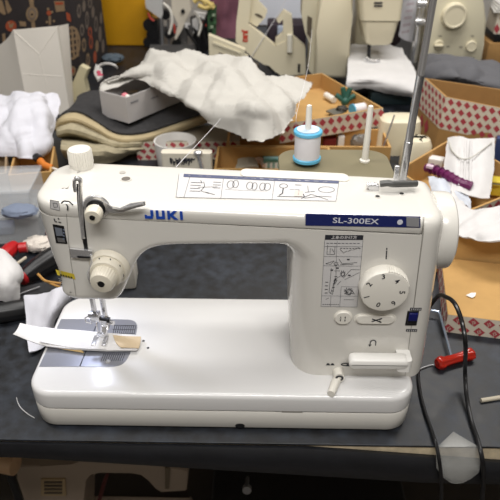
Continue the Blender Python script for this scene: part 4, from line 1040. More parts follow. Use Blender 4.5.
blob(FP, [(28, -6), (33, -6), (34, 6), (30, 7)], 1); blob(FP, [(31, 21), (34.5, 21), (36, 30), (32, 30)], 1)
oval(FP, 11, 26, 5.5, 5.5, 2); oval(FP, 11, 26, 2, 2, 1, .0012); oval(FP, 9, 23, 1, 1, 1, .0012); oval(FP, 13, 24, 1, 1, 1, .0012)
blob(FP, [(-2, 0), (2, 0), (6, 14), (4, 15), (-3, 10)], 1); blob(FP, [(5, 0), (7, 0), (12, 10), (8, 14), (6, 9)], 1); blob(FP, [(19, 21), (26, 22), (26, 26.5), (20, 26)], 1)
blob(FP, [(54, 1), (64, 1), (65, 11), (56, 12)], 1); blob(FP, [(55, 2), (63, 2), (63.5, 4.5), (55.5, 5)], 2, .0012)
oval(FP, 49, 13, 2.4, 2.6, 2); oval(FP, 48, 9, 1.3, 1.3, 1); oval(FP, 52, 12, 1.3, 1.3, 1); blob(FP, [(48.5, 16), (51, 16), (51, 25), (49, 25)], 1); oval(FP, 47, 22, 1.3, 1.3, 1); oval(FP, 54, 21, 1.3, 1.3, 1)
oval(FP, 72, 43, 8.5, 17, 1); oval(FP, 72, 43, 6.8, 14.5, 0, .0012)
for k in range(4): blob(FP, [(65+.4*k, 34+6*k), (78+.4*k, 31+6*k), (78+.4*k, 33+6*k), (65+.4*k, 36+6*k)], 1, .0016)
for k in range(3): blob(FP, [(67+4*k, 29), (69+4*k, 28.5), (71+4*k, 56), (69+4*k, 57)], 1, .0018)
oval(FP, 72, 71, 4, 5, 1); oval(FP, 72, 71, 2, 2.6, 2, .0012); blob(FP, [(66, 12), (70, 14), (71, 22), (67, 20)], 2)
blob(FP, [(2, 34), (5, 33), (6, 42), (3, 44)], 1)
for (cx, cy, rx, ry, m) in ((79, 11, 2, 7, 3), (84, 6, 1.6, 6, 3), (90, 3, 2, 5, 3), (87, 20, 1.8, 9, 3), (93, 12, 1.5, 6, 3), (82, 30, 2.2, 6, 3), (90, 32, 2, 5, 2), (96, 24, 1.8, 8, 3), (100, 34, 1.6, 8, 3), (84, 45, 2, 7, 1), (91, 42, 1.8, 7, 2), (97, 46, 1.6, 6, 1), (103, 46, 1.4, 7, 3), (88, 60, 1.8, 7, 1), (95, 57, 1.6, 6, 2), (86, 68, 1.5, 4, 3), (101, 18, 1.2, 6, 3)):
    oval(SPt, cx, cy, rx, ry, m); 
    if rx > 1.7: oval(SPt, cx, cy, rx*.5, ry*.6, 0, .0012)
b.build('printed_cover', [DARKF, TAN, RUST, GREYTAN], pb, weld=False)
b = MB(); b.box(L0+ex*wB/2+ey*dep/2+EZ*(hB+.008), (wB+.01, dep+.01, .02), R=Matrix((ex, ey, EZ)).transposed(), bev=.004); b.build('lid', DARKF, pb)

# white paper bag
bgp = empty('paper_bag', oz(45, 112, 0), 'white paper bag standing in front of the dark printed box', 'paper bag')
A = oz(29, 116, 0); B = oz(70, 114, 0); ex = (B-A).normalized(); ey = V((-ex.y, ex.x, 0)); ztop = oy(57, 27, B.y+.02).z
b = MB(); 
wl = (B-A).length; dp = .10
bot = [A, B, B+ey*dp, oz(-10, 104, 0)]
tA = oy(13, 29.5, A.y+.03); tB = oy(57, 27.5, A.y+.035)
topr = [tA, tB, tB+V((.012, .06, -.004)), oy(-8, 50, oz(-10, 104, 0).y)]
rg = []
for k in range(7):
    t = k/6; r = []
    for i in range(4):
        p, q = bot[i].lerp(topr[i], t), bot[(i+1) % 4].lerp(topr[(i+1) % 4], t)
        for j in range(6):
            u = j/6; s_ = p.lerp(q, u); pinch = math.sin(u*PI)*.006*(t-.3)*(1 if i % 2 == 0 else -2.2)
            c = (bot[0]+bot[2])/2; dr = V((s_.x-c.x, s_.y-c.y, 0)).normalized(); r.append(s_+dr*pinch+V((0, 0, .0)))
    rg.append(r)
b.loft(rg); 
f0 = [oy(*p, A.y+.03) for p in ((14, 30), (40, 50), (56, 28))]
b.build('bag_body', mat('white_bag_paper', (224, 218, 208), .75, bump=.15, bscale=40), bgp, smooth=25)
def FB(u, v):
    return bot[0].lerp(bot[1], u).lerp(tA.lerp(tB, u), v)-ey*(.004+.006*math.sin(u*PI)*(v-.3))
b = MB()
for a, c in (((.02, .98), (.5, .72)), ((.5, .72), (.97, .98)), ((.5, .72), (.55, .35)), ((.05, .5), (.95, .45))):
    pts = [FB(a[0]+(c[0]-a[0])*k/6, a[1]+(c[1]-a[1])*k/6)+ey*.0028 for k in range(7)]; b.tube([p_+ey*.0022 for p_ in pts], .0015, 6)
b.build('fold_crease', MATS['white_bag_paper'], bgp)
# white cloth left
b = MB(); net = [[oz(-20, 100, .09), oz(5, 98, .11), oz(25, 93, .13), oz(45, 89, .14), oz(58, 94, .12)],
                 [oz(-20, 112, .09), oz(5, 110, .115), oz(26, 106, .13), oz(45, 103, .13), oz(60, 106, .105)],
                 [oz(-20, 126, .085), oz(5, 125, .11), oz(26, 124, .115), oz(45, 122, .11), oz(57, 122, .09)],
                 [oz(-20, 142, .075), oz(5, 141, .09), oz(26, 142, .09), oz(45, 141, .08), oz(55, 138, .07)],
                 [oz(-20, 156, .055), oz(5, 156, .06), oz(26, 159, .06), oz(40, 158, .05), oz(50, 150, .05)]]
sheet(b, net, 14, .006, 30, .003, 21, ridge=.15, ani=(.75, .66, 0), crease=.011, cf=19)
b.build('cloth', CLOTHL, label='crumpled white cloth heap left of the felt mat below the paper bag', cat='cloth', group='cloths on the work table')
# cardboard boxes left
A = oz(-22, 207, 0); B = oz(14, 207, 0)
b = MB(); openbox(b, oz(-30, 206, 0), oz(13, 200, 0), .11, .06, .004); b.build('cardboard_box', mat('grey_brown_card', (150, 128, 100), .8), label='grey-brown box behind the clear plastic case at the left', cat='box', group='cardboard boxes')
b = MB(); openbox(b, oz(14, 200, 0), oz(56, 196, 0), .13, .055, .004)
b.build('cardboard_box', CARD, label='brown box holding the orange tool behind the head of the machine', cat='box', group='cardboard boxes')
b = MB(); b.tube([oz(39, 160, .055), oz(44, 165, .055), oz(52, 168, .05)], [.009, .007, .007], 10); b.cyl(oz(36, 157, .06), oz(40, 160, .058), .009, m=1); b.cyl(oz(52, 168, .05), oz(58, 170, .05), .0025, m=2)
b.build('screwdriver', [ORANGE, BLACK, WPLAST], label='orange tool with black cap in the brown box', cat='tool')
# clear plastic cases
def clear_case(name, label, c, w, d, h, rz, mods):
    e = empty(name, c, label, 'plastic case'); R = Matrix.Rotation(rz, 3, 'Z'); c = V(c)
    b = MB(); t = .002
    def bx(x0, x1, y0, y1, z0, z1): b.box(c+R@V(((x0+x1)/2, (y0+y1)/2, (z0+z1)/2)), (x1-x0, y1-y0, z1-z0), R=R)
    bx(-w/2, w/2, -d/2, d/2, 0, t); bx(-w/2, w/2, -d/2, -d/2+t, t, h); bx(-w/2, w/2, d/2-t, d/2, t, h); bx(-w/2, -w/2+t, -d/2+t, d/2-t, t, h); bx(w/2-t, w/2, -d/2+t, d/2-t, t, h)
    b.build('case_body', CLEAR, e)
    b = MB(); b.box(c+V((0, 0, h+.0035)), (w+.006, d+.006, .006), R=R, bev=.0015); b.build('lid', CLEAR, e)
    return e
zc = 0
c1_ = oz(16, 240, 0); clear_case('plastic_case', 'clear plastic case with blue sponge, lower of the two left of the machine', V((c1_.x-.06, c1_.y+.03, .0)), .21, .10, .05, .12, None)
c2_ = V((c1_.x-.07, c1_.y+.045, .0575)); clear_case('plastic_case', 'clear plastic case stacked on top of another one left of the machine', c2_, .21, .10, .035, .1, None)
q = oz(20, 213, .068); b = MB(); b.ball(V((q.x, q.y, .072)), .024, (1.3, .8, .45), amp=.15, nsc=3); b.build('sponge', BLUEGREY, label='blue-grey sponge inside the upper clear plastic case', cat='sponge')
b = MB(); q = V((c1_.x-.05, c1_.y+.02, .012)); b.box(q, (.08, .03, .018), rz=.2, bev=.004); b.box(q+V((-.05, .02, .0)), (.03, .02, .014), rz=-.4, bev=.003, m=1); b.build('tool_roll', [mat('grey_blue_pouch', (128, 138, 160), .8), WPLAST], label='grey-blue pouch inside the lower clear plastic case', cat='pouch')
# screwdriver with black handle and red ring
sd = empty('screwdriver', oz(45, 270, 0), 'screwdriver with fat black handle and red collar left of the machine', 'screwdriver')
h0 = oz(22, 278, .018); h1 = oz(68, 248, .026); d = h1-h0; Ld = d.length
b = MB(); b.lathe([(.0001, .002), (.010, .002), (.0125, .01), (.0165, .03), (.018, Ld*.6), (.0165, Ld), (.012, Ld+.01), (.0001, Ld+.012)], h0, d, 48, ribs=8, ribd=.035, ribi=(2, 3, 4, 5)); b.build('handle', BLACK, sd, 'black fluted handle')
b = MB(); b.lathe([(.0001, -.003), (.0115, -.003), (.0125, 0), (.0125, .004), (.0001, .004)], h0, d, 32); b.build('collar', REDP, sd, 'red collar')
b = MB(); b.cyl(h0, h0-d.normalized()*.07, .003, seg=14); b.build('shaft', STEEL, sd)
b = MB(); b.lathe([(.0001, 0), (.009, 0), (.012, .008), (.012, .04), (.009, .052), (.0001, .052)], oz(-2, 262, .03), oz(10, 250, .03)-oz(-2, 262, .03), 30, ribs=8, ribd=.05, ribi=(2, 3)); b.cyl(oz(19, 248, .03), oz(27, 247, .03), .009, m=0)
b.build('screwdriver', REDP, label='red handled tool behind the white glove at the left', cat='screwdriver')
b = MB(); b.tube([oz(11, 268, .02), oz(26, 257.5, .02)], .0028, 8); b.build('wooden_stick', mat('pale_rod', (186, 176, 156), .6), label='thin pale rod between the red tool and black handle', cat='stick')
b = MB(); b.ball(oz(38, 244, .014), .021, (1.3, .9, .6), amp=.25, nsc=4); b.build('cotton_wad', mat('off_white_wool', (212, 204, 194), 1, bump=.5, bscale=300), label='fluffy off-white wad above the black screwdriver handle', cat='cotton')
# white glove
b = MB(); net = [[oz(-20, 250, .05), oz(0, 250, .06), oz(8, 254, .055), oz(15, 262, .045)], [oz(-20, 265, .05), oz(0, 266, .065), oz(12, 270, .06), oz(21, 276, .04)], [oz(-20, 282, .045), oz(0, 283, .055), oz(10, 285, .05), (oz(18, 288, .03))], [oz(-20, 298, .02), oz(0, 298, .025), oz(8, 300, .022), oz(15, 302, .012)]]
sheet(b, net, 8, .006, 40, .004, 31, ridge=.5, ani=(.7, -.7, 0), crease=.0006, cf=30); b.build('glove', CLOTH, label='white cotton glove at the left edge beside the screwdriver', cat='glove')
b = MB(); b.lathe([(.0001, 0), (.011, 0), (.014, .012), (.015, .08), (.010, .09), (.0001, .09)], oz(-30, 318, .016), oz(30, 308, .014)-oz(-30, 318, .016), 30, ribs=8, ribd=.04, ribi=(2, 3)); b.build('screwdriver', BLACK, label='black tool handle lying left of the white cloth', cat='tool')
b = MB(); b.prism([oz(*p, .006) for p in ((10, 292), (44, 284), (60, 286), (56, 292), (30, 300), (14, 302))], (0, 0, .004)); b.build('leather_pouch', mat('black_leather', (44, 44, 46), .6, bump=.3, bscale=120), label='flat black pouch under the screwdriver handle', cat='pouch')
b = MB(); b.tube(spline([oz(38, 274, .034), oz(44, 280, .03), oz(50, 282, .026), oz(61, 283.5, .02)], 5), .0022, 6); b.tube(spline([oz(44, 280, .028), oz(54, 285, .022), oz(60, 287, .018)], 5), .0018, 6); b.build('string', TWIG, label='tan string lying across the black screwdriver handle', cat='string')
b = MB(); b.tube([oz(8, 298, .014), oz(40, 286.5, .014)], .0012, 6); b.build('metal_rod', CHROME, label='thin shiny rod lying on the flat black pouch', cat='rod')
# white box seen behind the head
b = MB(); c = oz(122, 291, 0); b.box(V((c.x, c.y+.025, .024)), (.04, .045, .048), rz=.1, bev=.004); b.build('plastic_box', WPLAST, label='small white plastic box on the table behind the needle head', cat='box')

# ================================================================== FAR BACKGROUND
# yellow case
b = MB(); c = oz(126, 48.5, 0); b.box(V((c.x-.02, c.y+.135, .25)), (.24, .2, .5), bev=.006); b.build('yellow_cabinet', YELBOX, label='plain yellow cabinet standing behind the dark printed box', cat='cabinet')
# blue-grey cloth by the cabinet
b = MB(); b.ball(oz(113, 58, .02), .03, (1.2, .8, .5), amp=.25, nsc=3); b.build('cloth', mat('slate_cloth', (84, 96, 106), .9), label='small slate-blue cloth at the foot of the yellow cabinet', cat='cloth', group='cloths on the work table')

# stripped sewing machine mechanism
Ym = oz(180, 52, 0).y
me_ = empty('machine_mechanism', oz(180, 52, 0), 'stripped sewing machine mechanism with wires behind the crumpled paper', 'machine mechanism')
def slab(mb, pix, Y, th, m=0): mb.prism([oy(*p, Y) for p in pix], (0, th, 0), m)
b = MB(); slab(b, [(144, -8), (162, -8), (163, 14), (161, 19), (154, 14), (146, 8)], Ym, .05); b.build('face_frame', mat('pale_grey_metal', (206, 206, 204), .35, .2), me_)
b = MB(); slab(b, [(171, -8), (188, -8), (191, 10), (187, 18), (182, 30), (176, 40), (174.5, 38), (178, 24), (172, 12)], Ym-.02, .06); 
q = oy(183, 11, Ym-.022); b.cyl(q, q+V((0, -.004, 0)), .007, m=1); b.build('casting', [mat('cast_cream', (208, 200, 184), .5), DARKM], me_)
b = MB(); b.cyl(oy(161, 10, Ym+.01), oy(162.5, 50, Ym+.01), .007); b.cyl(oy(168, 20, Ym+.02), oy(169, 46, Ym+.02), .004); b.build('needle_bar', STEEL, me_)
b = MB(); slab(b, [(150, 45), (195, 45), (196, 51.6), (149, 51.6)], Ym, .12); slab(b, [(182, 26), (187, 24), (187, 46), (170, 46)], Ym+.03, .03); b.build('base_plate', mat('grey_plate', (132, 130, 128), .4, .6), me_)
b = MB()
for px, py, r in ((150, 24, .022), (153, 34, .02), (149, 41, .018), (157, 42, .014), (170, 33, .016), (177, 43, .016), (166, 14, .016), (197, 22, .022), (203, 32, .024), (207, 40, .02), (196, 38, .014)):
    c = oy(px, py, Ym+.025); b.cyl(c+V((0, -.02, 0)), c+V((0, .03, 0)), r, r*.85, 18)
slab(b, [(147, 20), (158, 20), (160, 50), (152, 51), (148, 46)], Ym+.01, .035); slab(b, [(190, 18), (210, 14), (211, 51), (196, 51)], Ym+.02, .035); b.build('gear_train', BLACK, me_)
for k, pts in enumerate((((163, 3), (170, 10), (172, 22), (169, 34)), ((186, 28), (190, 36), (196, 44), (199, 50)), ((188, 26), (195, 30), (199, 40), (197, 50)), ((195, 12), (201, 24), (198, 36)), ((206, 18), (203, 30), (206, 44)))):
    b = MB(); b.tube(spline([oy(px, py, Ym-.03) for px, py in pts], 5), .0045, 8); b.build('wire', WPLAST if k in (0, 3) else BLACK, me_)
b = MB(); 
for pts in (((148, 13), (150, 18), (154, 21)), ((203, 22), (206, 26)), ((174, 24), (175, 33))): b.tube([oy(px, py, Ym-.025) for px, py in pts], .004, 8)
b.build('wire', mat('red_wire', (176, 60, 46), .5), me_)
b = MB(); slab(b, [(192, 20), (200, 16), (198, 30), (193, 34)], Ym-.01, .02); slab(b, [(185, 22), (190, 25), (188, 30), (185, 28)], Ym-.02, .02); slab(b, [(194, 12), (206, 14), (204, 20)], Ym, .02); b.build('connector', mat('white_connector', (220, 218, 216), .5), me_)
b = MB(); slab(b, [(207, 8), (216.5, 5), (216, 34), (208.5, 37)], Ym-.04, .006)
for k in range(6): b.box(oy(212+random.uniform(-3, 3), 11+4*k, Ym-.045), (.01, .008, .008), m=k % 3)
b.build('circuit_board', [GREENP, mat('pale_solder', (150, 166, 140), .4), BLACK], me_, 'green circuit board')
b = MB(); 
for pts in (((194, 2), (200, -2), (206, 4)), ((198, 5), (206, 8), (214, 4)), ((200, -1), (207, 2), (214, 8))): b.tube(spline([oy(px, py, Ym-.05) for px, py in pts], 4), .008, 8)
b.build('wire', mat('yellow_cream_wire', (214, 190, 116), .5), me_)
# mauve cloth behind
b = MB(); sheet(b, [[oy(212, -10, 1.93), oy(225, -10, 1.90), oy(240, -10, 1.93)], [oy(212, 15, 1.90), oy(225, 15, 1.87), oy(240, 15, 1.9)], [oy(208, 38, 1.9), oy(225, 38, 1.87), oy(245, 38, 1.9)]], 6, .03, 8, .004, 5); b.build('cloth', MAUVE, label='mauve cloth hanging behind the green circuit board', cat='cloth', group='cloths on the work table')
# cream casings
Yc = 1.43
cs = empty('machine_casing', oz(260, 74, 0), 'cream L-shaped machine casing with red lettering behind the crumpled paper', 'machine casing')
def cz(x, y): return (200+x/4.545, y/4.545)
b = MB(); out = [cz(*p) for p in ((185, -60), (165, 100), (162, 190), (240, 262), (372, 345), (482, 338), (478, 214), (425, 168), (342, 210), (222, 112), (238, -60))]
slab(b, out, Yc, .035); b.build('casing_shell', CREAM, cs)
b = MB(); slab(b, [cz(*p) for p in ((342, 205), (345, 178), (378, 150), (378, 88), (360, 106), (348, 94), (382, 48), (418, 70), (424, 172), (430, 200))], Yc+.002, .03); b.build('casing_hook', CREAM, cs)
b = MB(); slab(b, [cz(*p) for p in ((232, -30), (306, 48), (296, 80), (258, 122), (222, 98))], Yc+.02, .02)
c = [cz(268+18*math.cos(a)+4*math.sin(a), 72+9*math.sin(a)+6*math.cos(a)) for a in [2*PI*i/20 for i in range(20)]]
b.face([oy(*p, Yc+.0194) for p in c], 1); b.build('casing_flap', [CREAM, mat('hole_brown', (90, 80, 66), .8)], cs)
b = MB(); b.box(oz(290, 52, .0)+V((0, 0, 0)), (.001, .001, .001)); b.bm.clear()
b.cyl(oy(*cz(408, 158), Yc-.006), oy(*cz(408, 236), Yc-.006), .009, seg=16); b.build('casing_post', mat('white_post', (232, 228, 214), .5), cs)
b = MB(); b.text('JUKI', .019, oy(*cz(205, 165), Yc-.001), V((-.03, 0, -1)), V((1, 0, -.03)), 0, .95, .0015); b.build('casing_lettering', mat('orange_red_print', (190, 62, 44), .6), cs, 'red lettering', smooth=0)
b = MB(); slab(b, [cz(*p) for p in ((445, 290), (456, 292), (455, 330), (444, 328))], Yc-.002, .003); b.build('casing_slot', DARKM, cs)
b = MB(); slab(b, [cz(*p) for p in ((295, 295), (315, 300), (345, 330), (335, 335))], Yc-.002, .003); b.build('casing_slot', DARKM, cs)
b = MB(); slab(b, [cz(*p) for p in ((38, 160), (205, 228), (190, 300), (42, 262))], 1.36, .03); slab(b, [cz(*p) for p in ((85, 238), (118, 250), (112, 268), (84, 260))], 1.358, .003, 1); slab(b, [cz(*p) for p in ((60, 190), (185, 238), (184, 246), (58, 200))], 1.357, .004, 2)
b.build('machine_casing', [CREAM, MATS['hole_brown'], mat('pale_cream', (222, 214, 188), .5)], label='small cream casing piece with square hole behind the crumpled paper', cat='machine casing')
b = MB(); b.box(oy(248, 68, 1.40), (.06, .04, .03), rz=.5, bev=.004); b.box(oy(243, 62, 1.39), (.012, .02, .05), m=1, R=Matrix.Rotation(.4, 3, 'Y')); b.build('metal_bracket', [mat('brown_grey_metal', (84, 74, 64), .5, .4), CREAM2], label='dark metal bracket between the two cream casings', cat='bracket')
# white paper at the back
b = MB(); b.box(oz(282, 22, .0)+V((0, -.05, .09)), (.24, .02, .18), bev=.002); b.build('white_board', mat('cool_white_board', (226, 230, 240), .5), label='white board standing against the wall behind the cream casings', cat='board')
b = MB(); c = oz(286, 46, 0); b.box(V((c.x, c.y, .045)), (.14, .1, .09), bev=.008); b.box(V((c.x-.01, c.y-.055, .05)), (.05, .02, .07), m=1, bev=.006); b.build('tool_case', [mat('dark_plum', (46, 34, 44), .7), mat('pale_blue_cloth', (168, 178, 194), .8)], label='dark case with pale blue panel behind the L-shaped casing', cat='case')
# cream housing column
ho = empty('machine_housing', oz(330, 78, 0), 'tall cream machine housing behind the printed tray', 'machine housing')
Yh = oz(330, 84, 0).y
def dz(x, y): return (295+x/3.846, y/3.846)
b = MB()
f = [oy(*dz(*p), Yh) for p in ((98, -40), (226, -40), (222, 60), (205, 305), (75, 300), (82, 120))]
b.loft([[p+V((0, 0, 0)) for p in f], [p+V((0, .13, 0)) for p in f]]); bmesh.ops.bevel(b.bm, geom=[e for e in b.bm.edges], offset=.012, segments=3, profile=.5, affect='EDGES'); b.build('housing_front', CREAM, ho)
b = MB(); slab(b, [dz(*p) for p in ((30, -40), (98, -40), (84, 130), (78, 296), (52, 270), (58, 170), (40, 130), (26, 60))], Yh+.03, .08); slab(b, [dz(*p) for p in ((48, 60), (66, 70), (62, 150), (46, 130))], Yh+.028, .004, 1); b.build('housing_side', [CREAM2, MATS['hole_brown']], ho)
# second sewing machine with cloth on bed
Ys = oz(369, 60, .08).y-.03
m2 = empty('sewing_machine', oz(378, 66, 0), 'cream sewing machine with white cloth on its bed, behind the steel pole', 'sewing machine')
def hd_ring(y0, pxl, pxr, py, ins=0):
    a = oy(pxl, py, y0); c = oy(pxr, py, y0)
    return [V((p[0], p[1], a.z)) for p in rrect(a.x, y0+ins, c.x, y0+.11, .015, 4)]
b = MB(); b.loft([hd_ring(Ys, 368, 390.5, 45.5, .006), hd_ring(Ys, 365.5, 393, 43, .001), hd_ring(Ys, 362, 399.5, 22)]); b.build('needle_head', CREAM, m2)
b = MB(); b.loft([hd_ring(Ys-.002, 361, 401.5, 21), hd_ring(Ys-.002, 359.5, 404, 0), hd_ring(Ys-.002, 358, 406, -22)])
for py in (3, 6): 
    a = oy(374, py, Ys-.0035); c = oy(382.5, py, Ys-.0035); seg2(b, a, c, .005, NF, 1)
b.build('head_cover', [CREAM, INK], m2)
b = MB(); c_ = oy(352, 20, Ys+.14); b.box(V((c_.x+.07, Ys+.26, .24)), (.09, .1, .48), bev=.012); b.box(V((c_.x+.10, Ys+.16, .43)), (.16, .2, .10), bev=.01); b.build('column', CREAM2, m2)
b = MB(); c = oz(382, 80, 0); b.box(V((c.x, Ys+.02, .027)), (.22, .16, .054), bev=.008); b.build('bed', DARKM, m2)
b = MB(); b.cyl(oy(369.5, 42, Ys+.03), oy(368.5, 59, Ys+.03), .005); b.build('needle_bar', DARKM, m2)
b = MB(); b.tube(spline([oy(366, 58, Ys+.01), oy(370, 61, Ys), oy(376, 61.5, Ys), oy(379.5, 59.5, Ys)], 4), .006, 8); b.build('presser_foot', CHROME, m2)
b = MB(); sheet(b, [[oz(349, 46, .078), oz(370, 45, .08), oz(390, 46, .08), oz(402, 50, .078)], [oz(348, 62, .076), oz(370, 62, .08), oz(392, 62, .08), oz(412, 66, .076)], [oz(347, 78, .074), oz(368, 77, .078), oz(392, 78, .078), oz(417, 80, .074)], [oz(346, 85, .062), oz(368, 84, .062), oz(392, 87, .062), oz(416, 91, .06)], [oz(346, 91, .042), oz(368, 88, .05), oz(392, 93, .04), oz(415, 97, .04)]], 6, .006, 25, .004, 8)
b.build('cloth', CLOTH, label='white cloth covering the bed of the cream machine behind', cat='cloth', group='cloths on the work table')
b = MB(); b.box(oz(396, 100, .0)+V((0, -.01, .018)), (.16, .07, .036), bev=.004); b.build('tool_case', mat('teal_black', (26, 44, 48), .6), label='dark teal case under the cloth covered bed', cat='case')
# hanging printed cloth and dark cloth behind
b = MB(); sheet(b, [[oy(404, -8, 1.55), oy(412, -8, 1.53), oy(421, -8, 1.55)], [oy(402, 14, 1.54), oy(411, 14, 1.52), oy(418, 14, 1.54)], [oy(399, 36, 1.53), oy(405, 40, 1.52), oy(411, 42, 1.53)]], 6, .008, 18, .003, 3)
for k in range(5):
    b.text('0000', .012, oy(410.5-1.3*k, 4+7*k, 1.505), V((1, 0, .15)), V((.2, 0, 1)), 1)
b.build('printed_cloth', [CLOTHL, mat('mauve_ink', (150, 110, 124), .8)], label='hanging white cloth with faint printed rows beside the pole top', cat='cloth', weld=False)
b = MB(); slab(b, [(386, 46), (396, 28), (405, 0), (410, -8), (404, 30), (400, 42), (392, 48)], 1.62, .03); b.build('dark_cloth', mat('dark_plum_cloth', (44, 30, 36), .9), label='dark plum cloth between the cream head and printed cloth', cat='cloth', group='cloths on the work table')
b = MB(); b.cyl(oy(421, -10, 1.45), oy(417, 42, 1.45), .009); b.cyl(oy(417, 4, 1.44), oy(426, 4, 1.44), .012); b.cyl(oy(415, 22, 1.44), oy(425, 22, 1.44), .012); b.cyl(oy(416, 42, 1.45), V((oy(416, 42, 1.45).x-.004, 1.45, .001)), .012); b.build('chrome_stand', CHROME, label='chrome stand right behind the upper steel pole', cat='stand')
# cream machine with dials
m3 = empty('sewing_machine', oz(452, 82, 0), 'cream sewing machine body with a large round dial at upper right', 'sewing machine')
Yd = oz(452, 80, 0).y
b = MB(); f = [oy(*p, Yd) for p in ((437, -14), (482, -14), (484, 4), (487, 22), (484, 45), (481, 70), (424, 72), (427, 60), (431, 30))]
b.loft([f, [p+V((0, .12, 0)) for p in f]]); bmesh.ops.bevel(b.bm, geom=b.bm.edges[:], offset=.008, segments=3, profile=.5, affect='EDGES'); b.build('housing', CREAM2, m3)
def knob(name, px, py, r, h, bar=False):
    c = oy(px, py, Yd); b = MB(); b.lathe([(.001, 0), (r, 0), (r*.98, h*.8), (r*.9, h), (r*.78, h), (r*.74, h*.92), (.001, h*.92)], c, (-.0, -1, 0), 40)
    if bar: b.box(c+V((-.002, -h-.004, 0)), (r*1.9, .008, r*.45), bev=.002)
    b.build(name, CREAM, m3)
knob('stitch_dial', 453.5, 15, .0365, .02); knob('mode_knob', 438.5, 44.5, .014, .01, True); knob('small_knob', 471, 46, .016, .008)
for px, py in ((440, 36), (472.5, 36), (448, 46.5), (461, 47), (437, 55), (473, 58)):
    b = MB(); seg2(b, oy(px-1.6, py, Yd-.001), oy(px+1.6, py, Yd-.001), .004, NF); b.build('scale_mark', mat('faded_grey_print', (140, 134, 120), .7), m3, smooth=0)
# grey cloth
b = MB(); sheet(b, [[oz(428, 58, .09), oz(445, 55.5, .11), oz(465, 58, .12), oz(485, 63, .11), oz(515, 66, .1)], [oz(425, 68, .085), oz(445, 66, .115), oz(465, 68, .125), oz(485, 73, .115), oz(515, 78, .1)], [oz(424, 78, .07), oz(445, 77, .1), oz(465, 79, .11), oz(485, 84, .1), oz(515, 90, .09)], [oz(428, 84, .05), oz(445, 86, .07), oz(465, 88, .08), oz(485, 92, .07), oz(515, 98, .06)]], 10, .016, 15, .004, 14, ridge=.7, crease=.006, cf=12)
b.build('cloth', GREYCL, label='grey cloth bundled between the dial machine and printed box', cat='cloth', group='cloths on the work table')
# far right items
c = oz(500, 63, 0); Yp = c.y
z1, z2, z3 = oy(500, 43, Yp).z, oy(500, 34.5, Yp).z, oy(500, 13, Yp).z
b = MB(); b.box(V((c.x+.045, Yp+.07, z1/2)), (.19, .14, z1), bev=.002); b.build('cardboard_box', CARDD, label='plain brown box right of the dial machine, lowest of its stack', cat='box', group='cardboard boxes')
b = MB(); b.box(V((c.x+.05, Yp+.07, (z1+z2)/2)), (.17, .13, z2-z1-.001), bev=.002); b.build('black_case', BLACK, label='flat black case on the plain brown box at upper right', cat='case')
A = V((c.x-.04, Yp+.006, z2+.0005)); printed_box('cardboard_box', 'small box with red printed front stacked on the flat black case', A, A+V((.18, -.012, 0)), .11, z3-z2-.001, 7, 2, 'f', PRINTW, True)
b = MB()
for k in range(4): b.box(V((c.x+.05+.004*k, Yp+.05+.004*k, z3+.0035+.006*k)), (.19, .14, .0045), rz=-.2+.05*k)
b.build('paper_stack', mat('white_sheets', (222, 220, 214), .7), label='loose stack of white sheets on the small printed box', cat='paper')

# ================================================================== UNDER THE TABLE
Yu = .25; FLZ = -.72
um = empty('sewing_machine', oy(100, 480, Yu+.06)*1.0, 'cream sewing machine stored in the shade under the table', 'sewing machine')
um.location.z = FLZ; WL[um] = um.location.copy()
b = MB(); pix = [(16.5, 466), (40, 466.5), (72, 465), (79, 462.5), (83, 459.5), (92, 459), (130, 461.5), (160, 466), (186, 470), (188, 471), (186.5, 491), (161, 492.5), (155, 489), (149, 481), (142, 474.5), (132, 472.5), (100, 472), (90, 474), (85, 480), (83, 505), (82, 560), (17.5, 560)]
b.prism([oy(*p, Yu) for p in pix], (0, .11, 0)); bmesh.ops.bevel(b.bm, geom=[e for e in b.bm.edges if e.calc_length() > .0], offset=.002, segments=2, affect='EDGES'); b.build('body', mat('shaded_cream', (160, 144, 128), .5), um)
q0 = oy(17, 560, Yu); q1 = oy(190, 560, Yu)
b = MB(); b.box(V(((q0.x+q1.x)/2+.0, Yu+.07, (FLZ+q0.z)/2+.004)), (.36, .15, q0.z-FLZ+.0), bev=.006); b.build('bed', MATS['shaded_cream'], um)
b = MB(); slab(b, [(41, 479.5), (65, 479.5), (66, 496), (41, 496)], Yu-.004, .004)
for yy in (482, 485.5, 489, 492.5): slab(b, [(44, yy), (62, yy), (62, yy+1.6), (44, yy+1.6)], Yu-.006, .003, 1)
b.build('vent_panel', [mat('tan_vent', (172, 150, 116), .6), MATS['hole_brown']], um, 'tan slotted vent panel')
b = MB(); slab(b, [(165, 468), (170, 469), (169, 489), (165, 489)], Yu-.003, .003); b.build('side_slot', mat('shadow_brown', (110, 98, 80), .7), um)
b = MB(); slab(b, [(96, 505), (101, 486), (106, 474), (109, 474), (104, 490), (100, 505)], Yu+.05, .01); b.build('red_cord', mat('dark_red_cord', (84, 30, 28), .6), um)
b = MB(); c = oy(8, 461, Yu-.06); b.lathe([(.001, 0), (.017, 0), (.019, .006), (.019, .03), (.001, .034)], c+V((-.014, .0, -.002)), (1, -.2, 0), 28); b.cyl(c+V((-.01, .01, -.01)), V((c.x-.01, c.y+.01, FLZ)), .008, m=1); b.cyl(c+V((-.01, .01, FLZ-c.z)), c+V((-.01, .01, FLZ-c.z+.012)), .02, m=1)
b.build('knob_stand', [mat('tan_knob', (196, 160, 124), .5), DARKM], label='tan knob on a stand under the left end of the table', cat='knob')
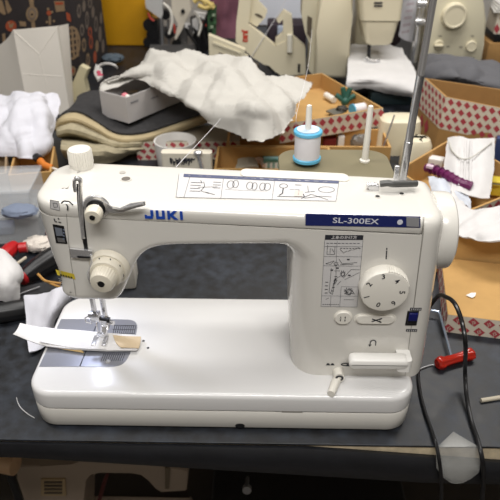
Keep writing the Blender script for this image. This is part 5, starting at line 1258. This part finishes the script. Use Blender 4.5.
b = MB(); c = oy(215, 488, Yu+.05); zt = c.z
b.box(V((c.x+.20, Yu+.12, (zt+FLZ)/2-.02)), (.42, .18, zt-FLZ-.04), bev=.006); 
q = oy(247, 486, Yu+.02); b.lathe([(.004, 0), (.009, 0), (.009, .01), (.004, .01)], q+V((0, 0, -.005)), (0, -1, .3), 20, 1)
b.cyl(q+V((0, .0, -.002)), q+V((0, .04, -.03)), .004, m=1)
b.build('storage_bin', [mat('black_bin', (30, 29, 30), .5), STEEL], label='black storage bin on the floor under the middle of the table', cat='bin')

# ================================================================== LIGHT
w = bpy.data.worlds.new('room_light'); S.world = w; w.use_nodes = True
w.node_tree.nodes['Background'].inputs['Color'].default_value = (1.0, .97, .93, 1); w.node_tree.nodes['Background'].inputs['Strength'].default_value = .22
def area(name, loc, sx, sy, power, col, target=None):
    l = bpy.data.lights.new(name, 'AREA'); l.shape = 'RECTANGLE'; l.size = sx; l.size_y = sy; l.energy = power; l.color = col
    o = bpy.data.objects.new(name, l); COL.objects.link(o); o.location = loc
    if target is not None: o.rotation_euler = (V(target)-V(loc)).to_track_quat('-Z', 'Y').to_euler()
    return o
area('ceiling_lamp', (-.35, .15, 1.75), 1.3, .35, 11, (1, .98, .955))
area('ceiling_lamp', (.75, .9, 1.75), 1.3, .35, 22, (1, .97, .93))
area('ceiling_lamp', (.3, -.95, 1.75), 1.3, .35, 24, (1, .98, .955))
# the machine's own small lamp beside the needle
l = bpy.data.lights.new('needle_lamp', 'SPOT'); l.energy = .24; l.color = (.74, .8, 1); l.spot_size = math.radians(125); l.spot_blend = .8; l.shadow_soft_size = .004
o = bpy.data.objects.new('needle_lamp', l); COL.objects.link(o); o.location = (*oz(97, 384, 2*H-.166)[:2], .166); o.rotation_euler = (V((NX-.01, NY-.02, H))-o.location).to_track_quat('-Z', 'Y').to_euler()

S.view_settings.view_transform = 'Standard'; S.view_settings.look = 'None'; S.view_settings.exposure = .38; S.view_settings.gamma = 1; S.view_settings.use_curve_mapping = False
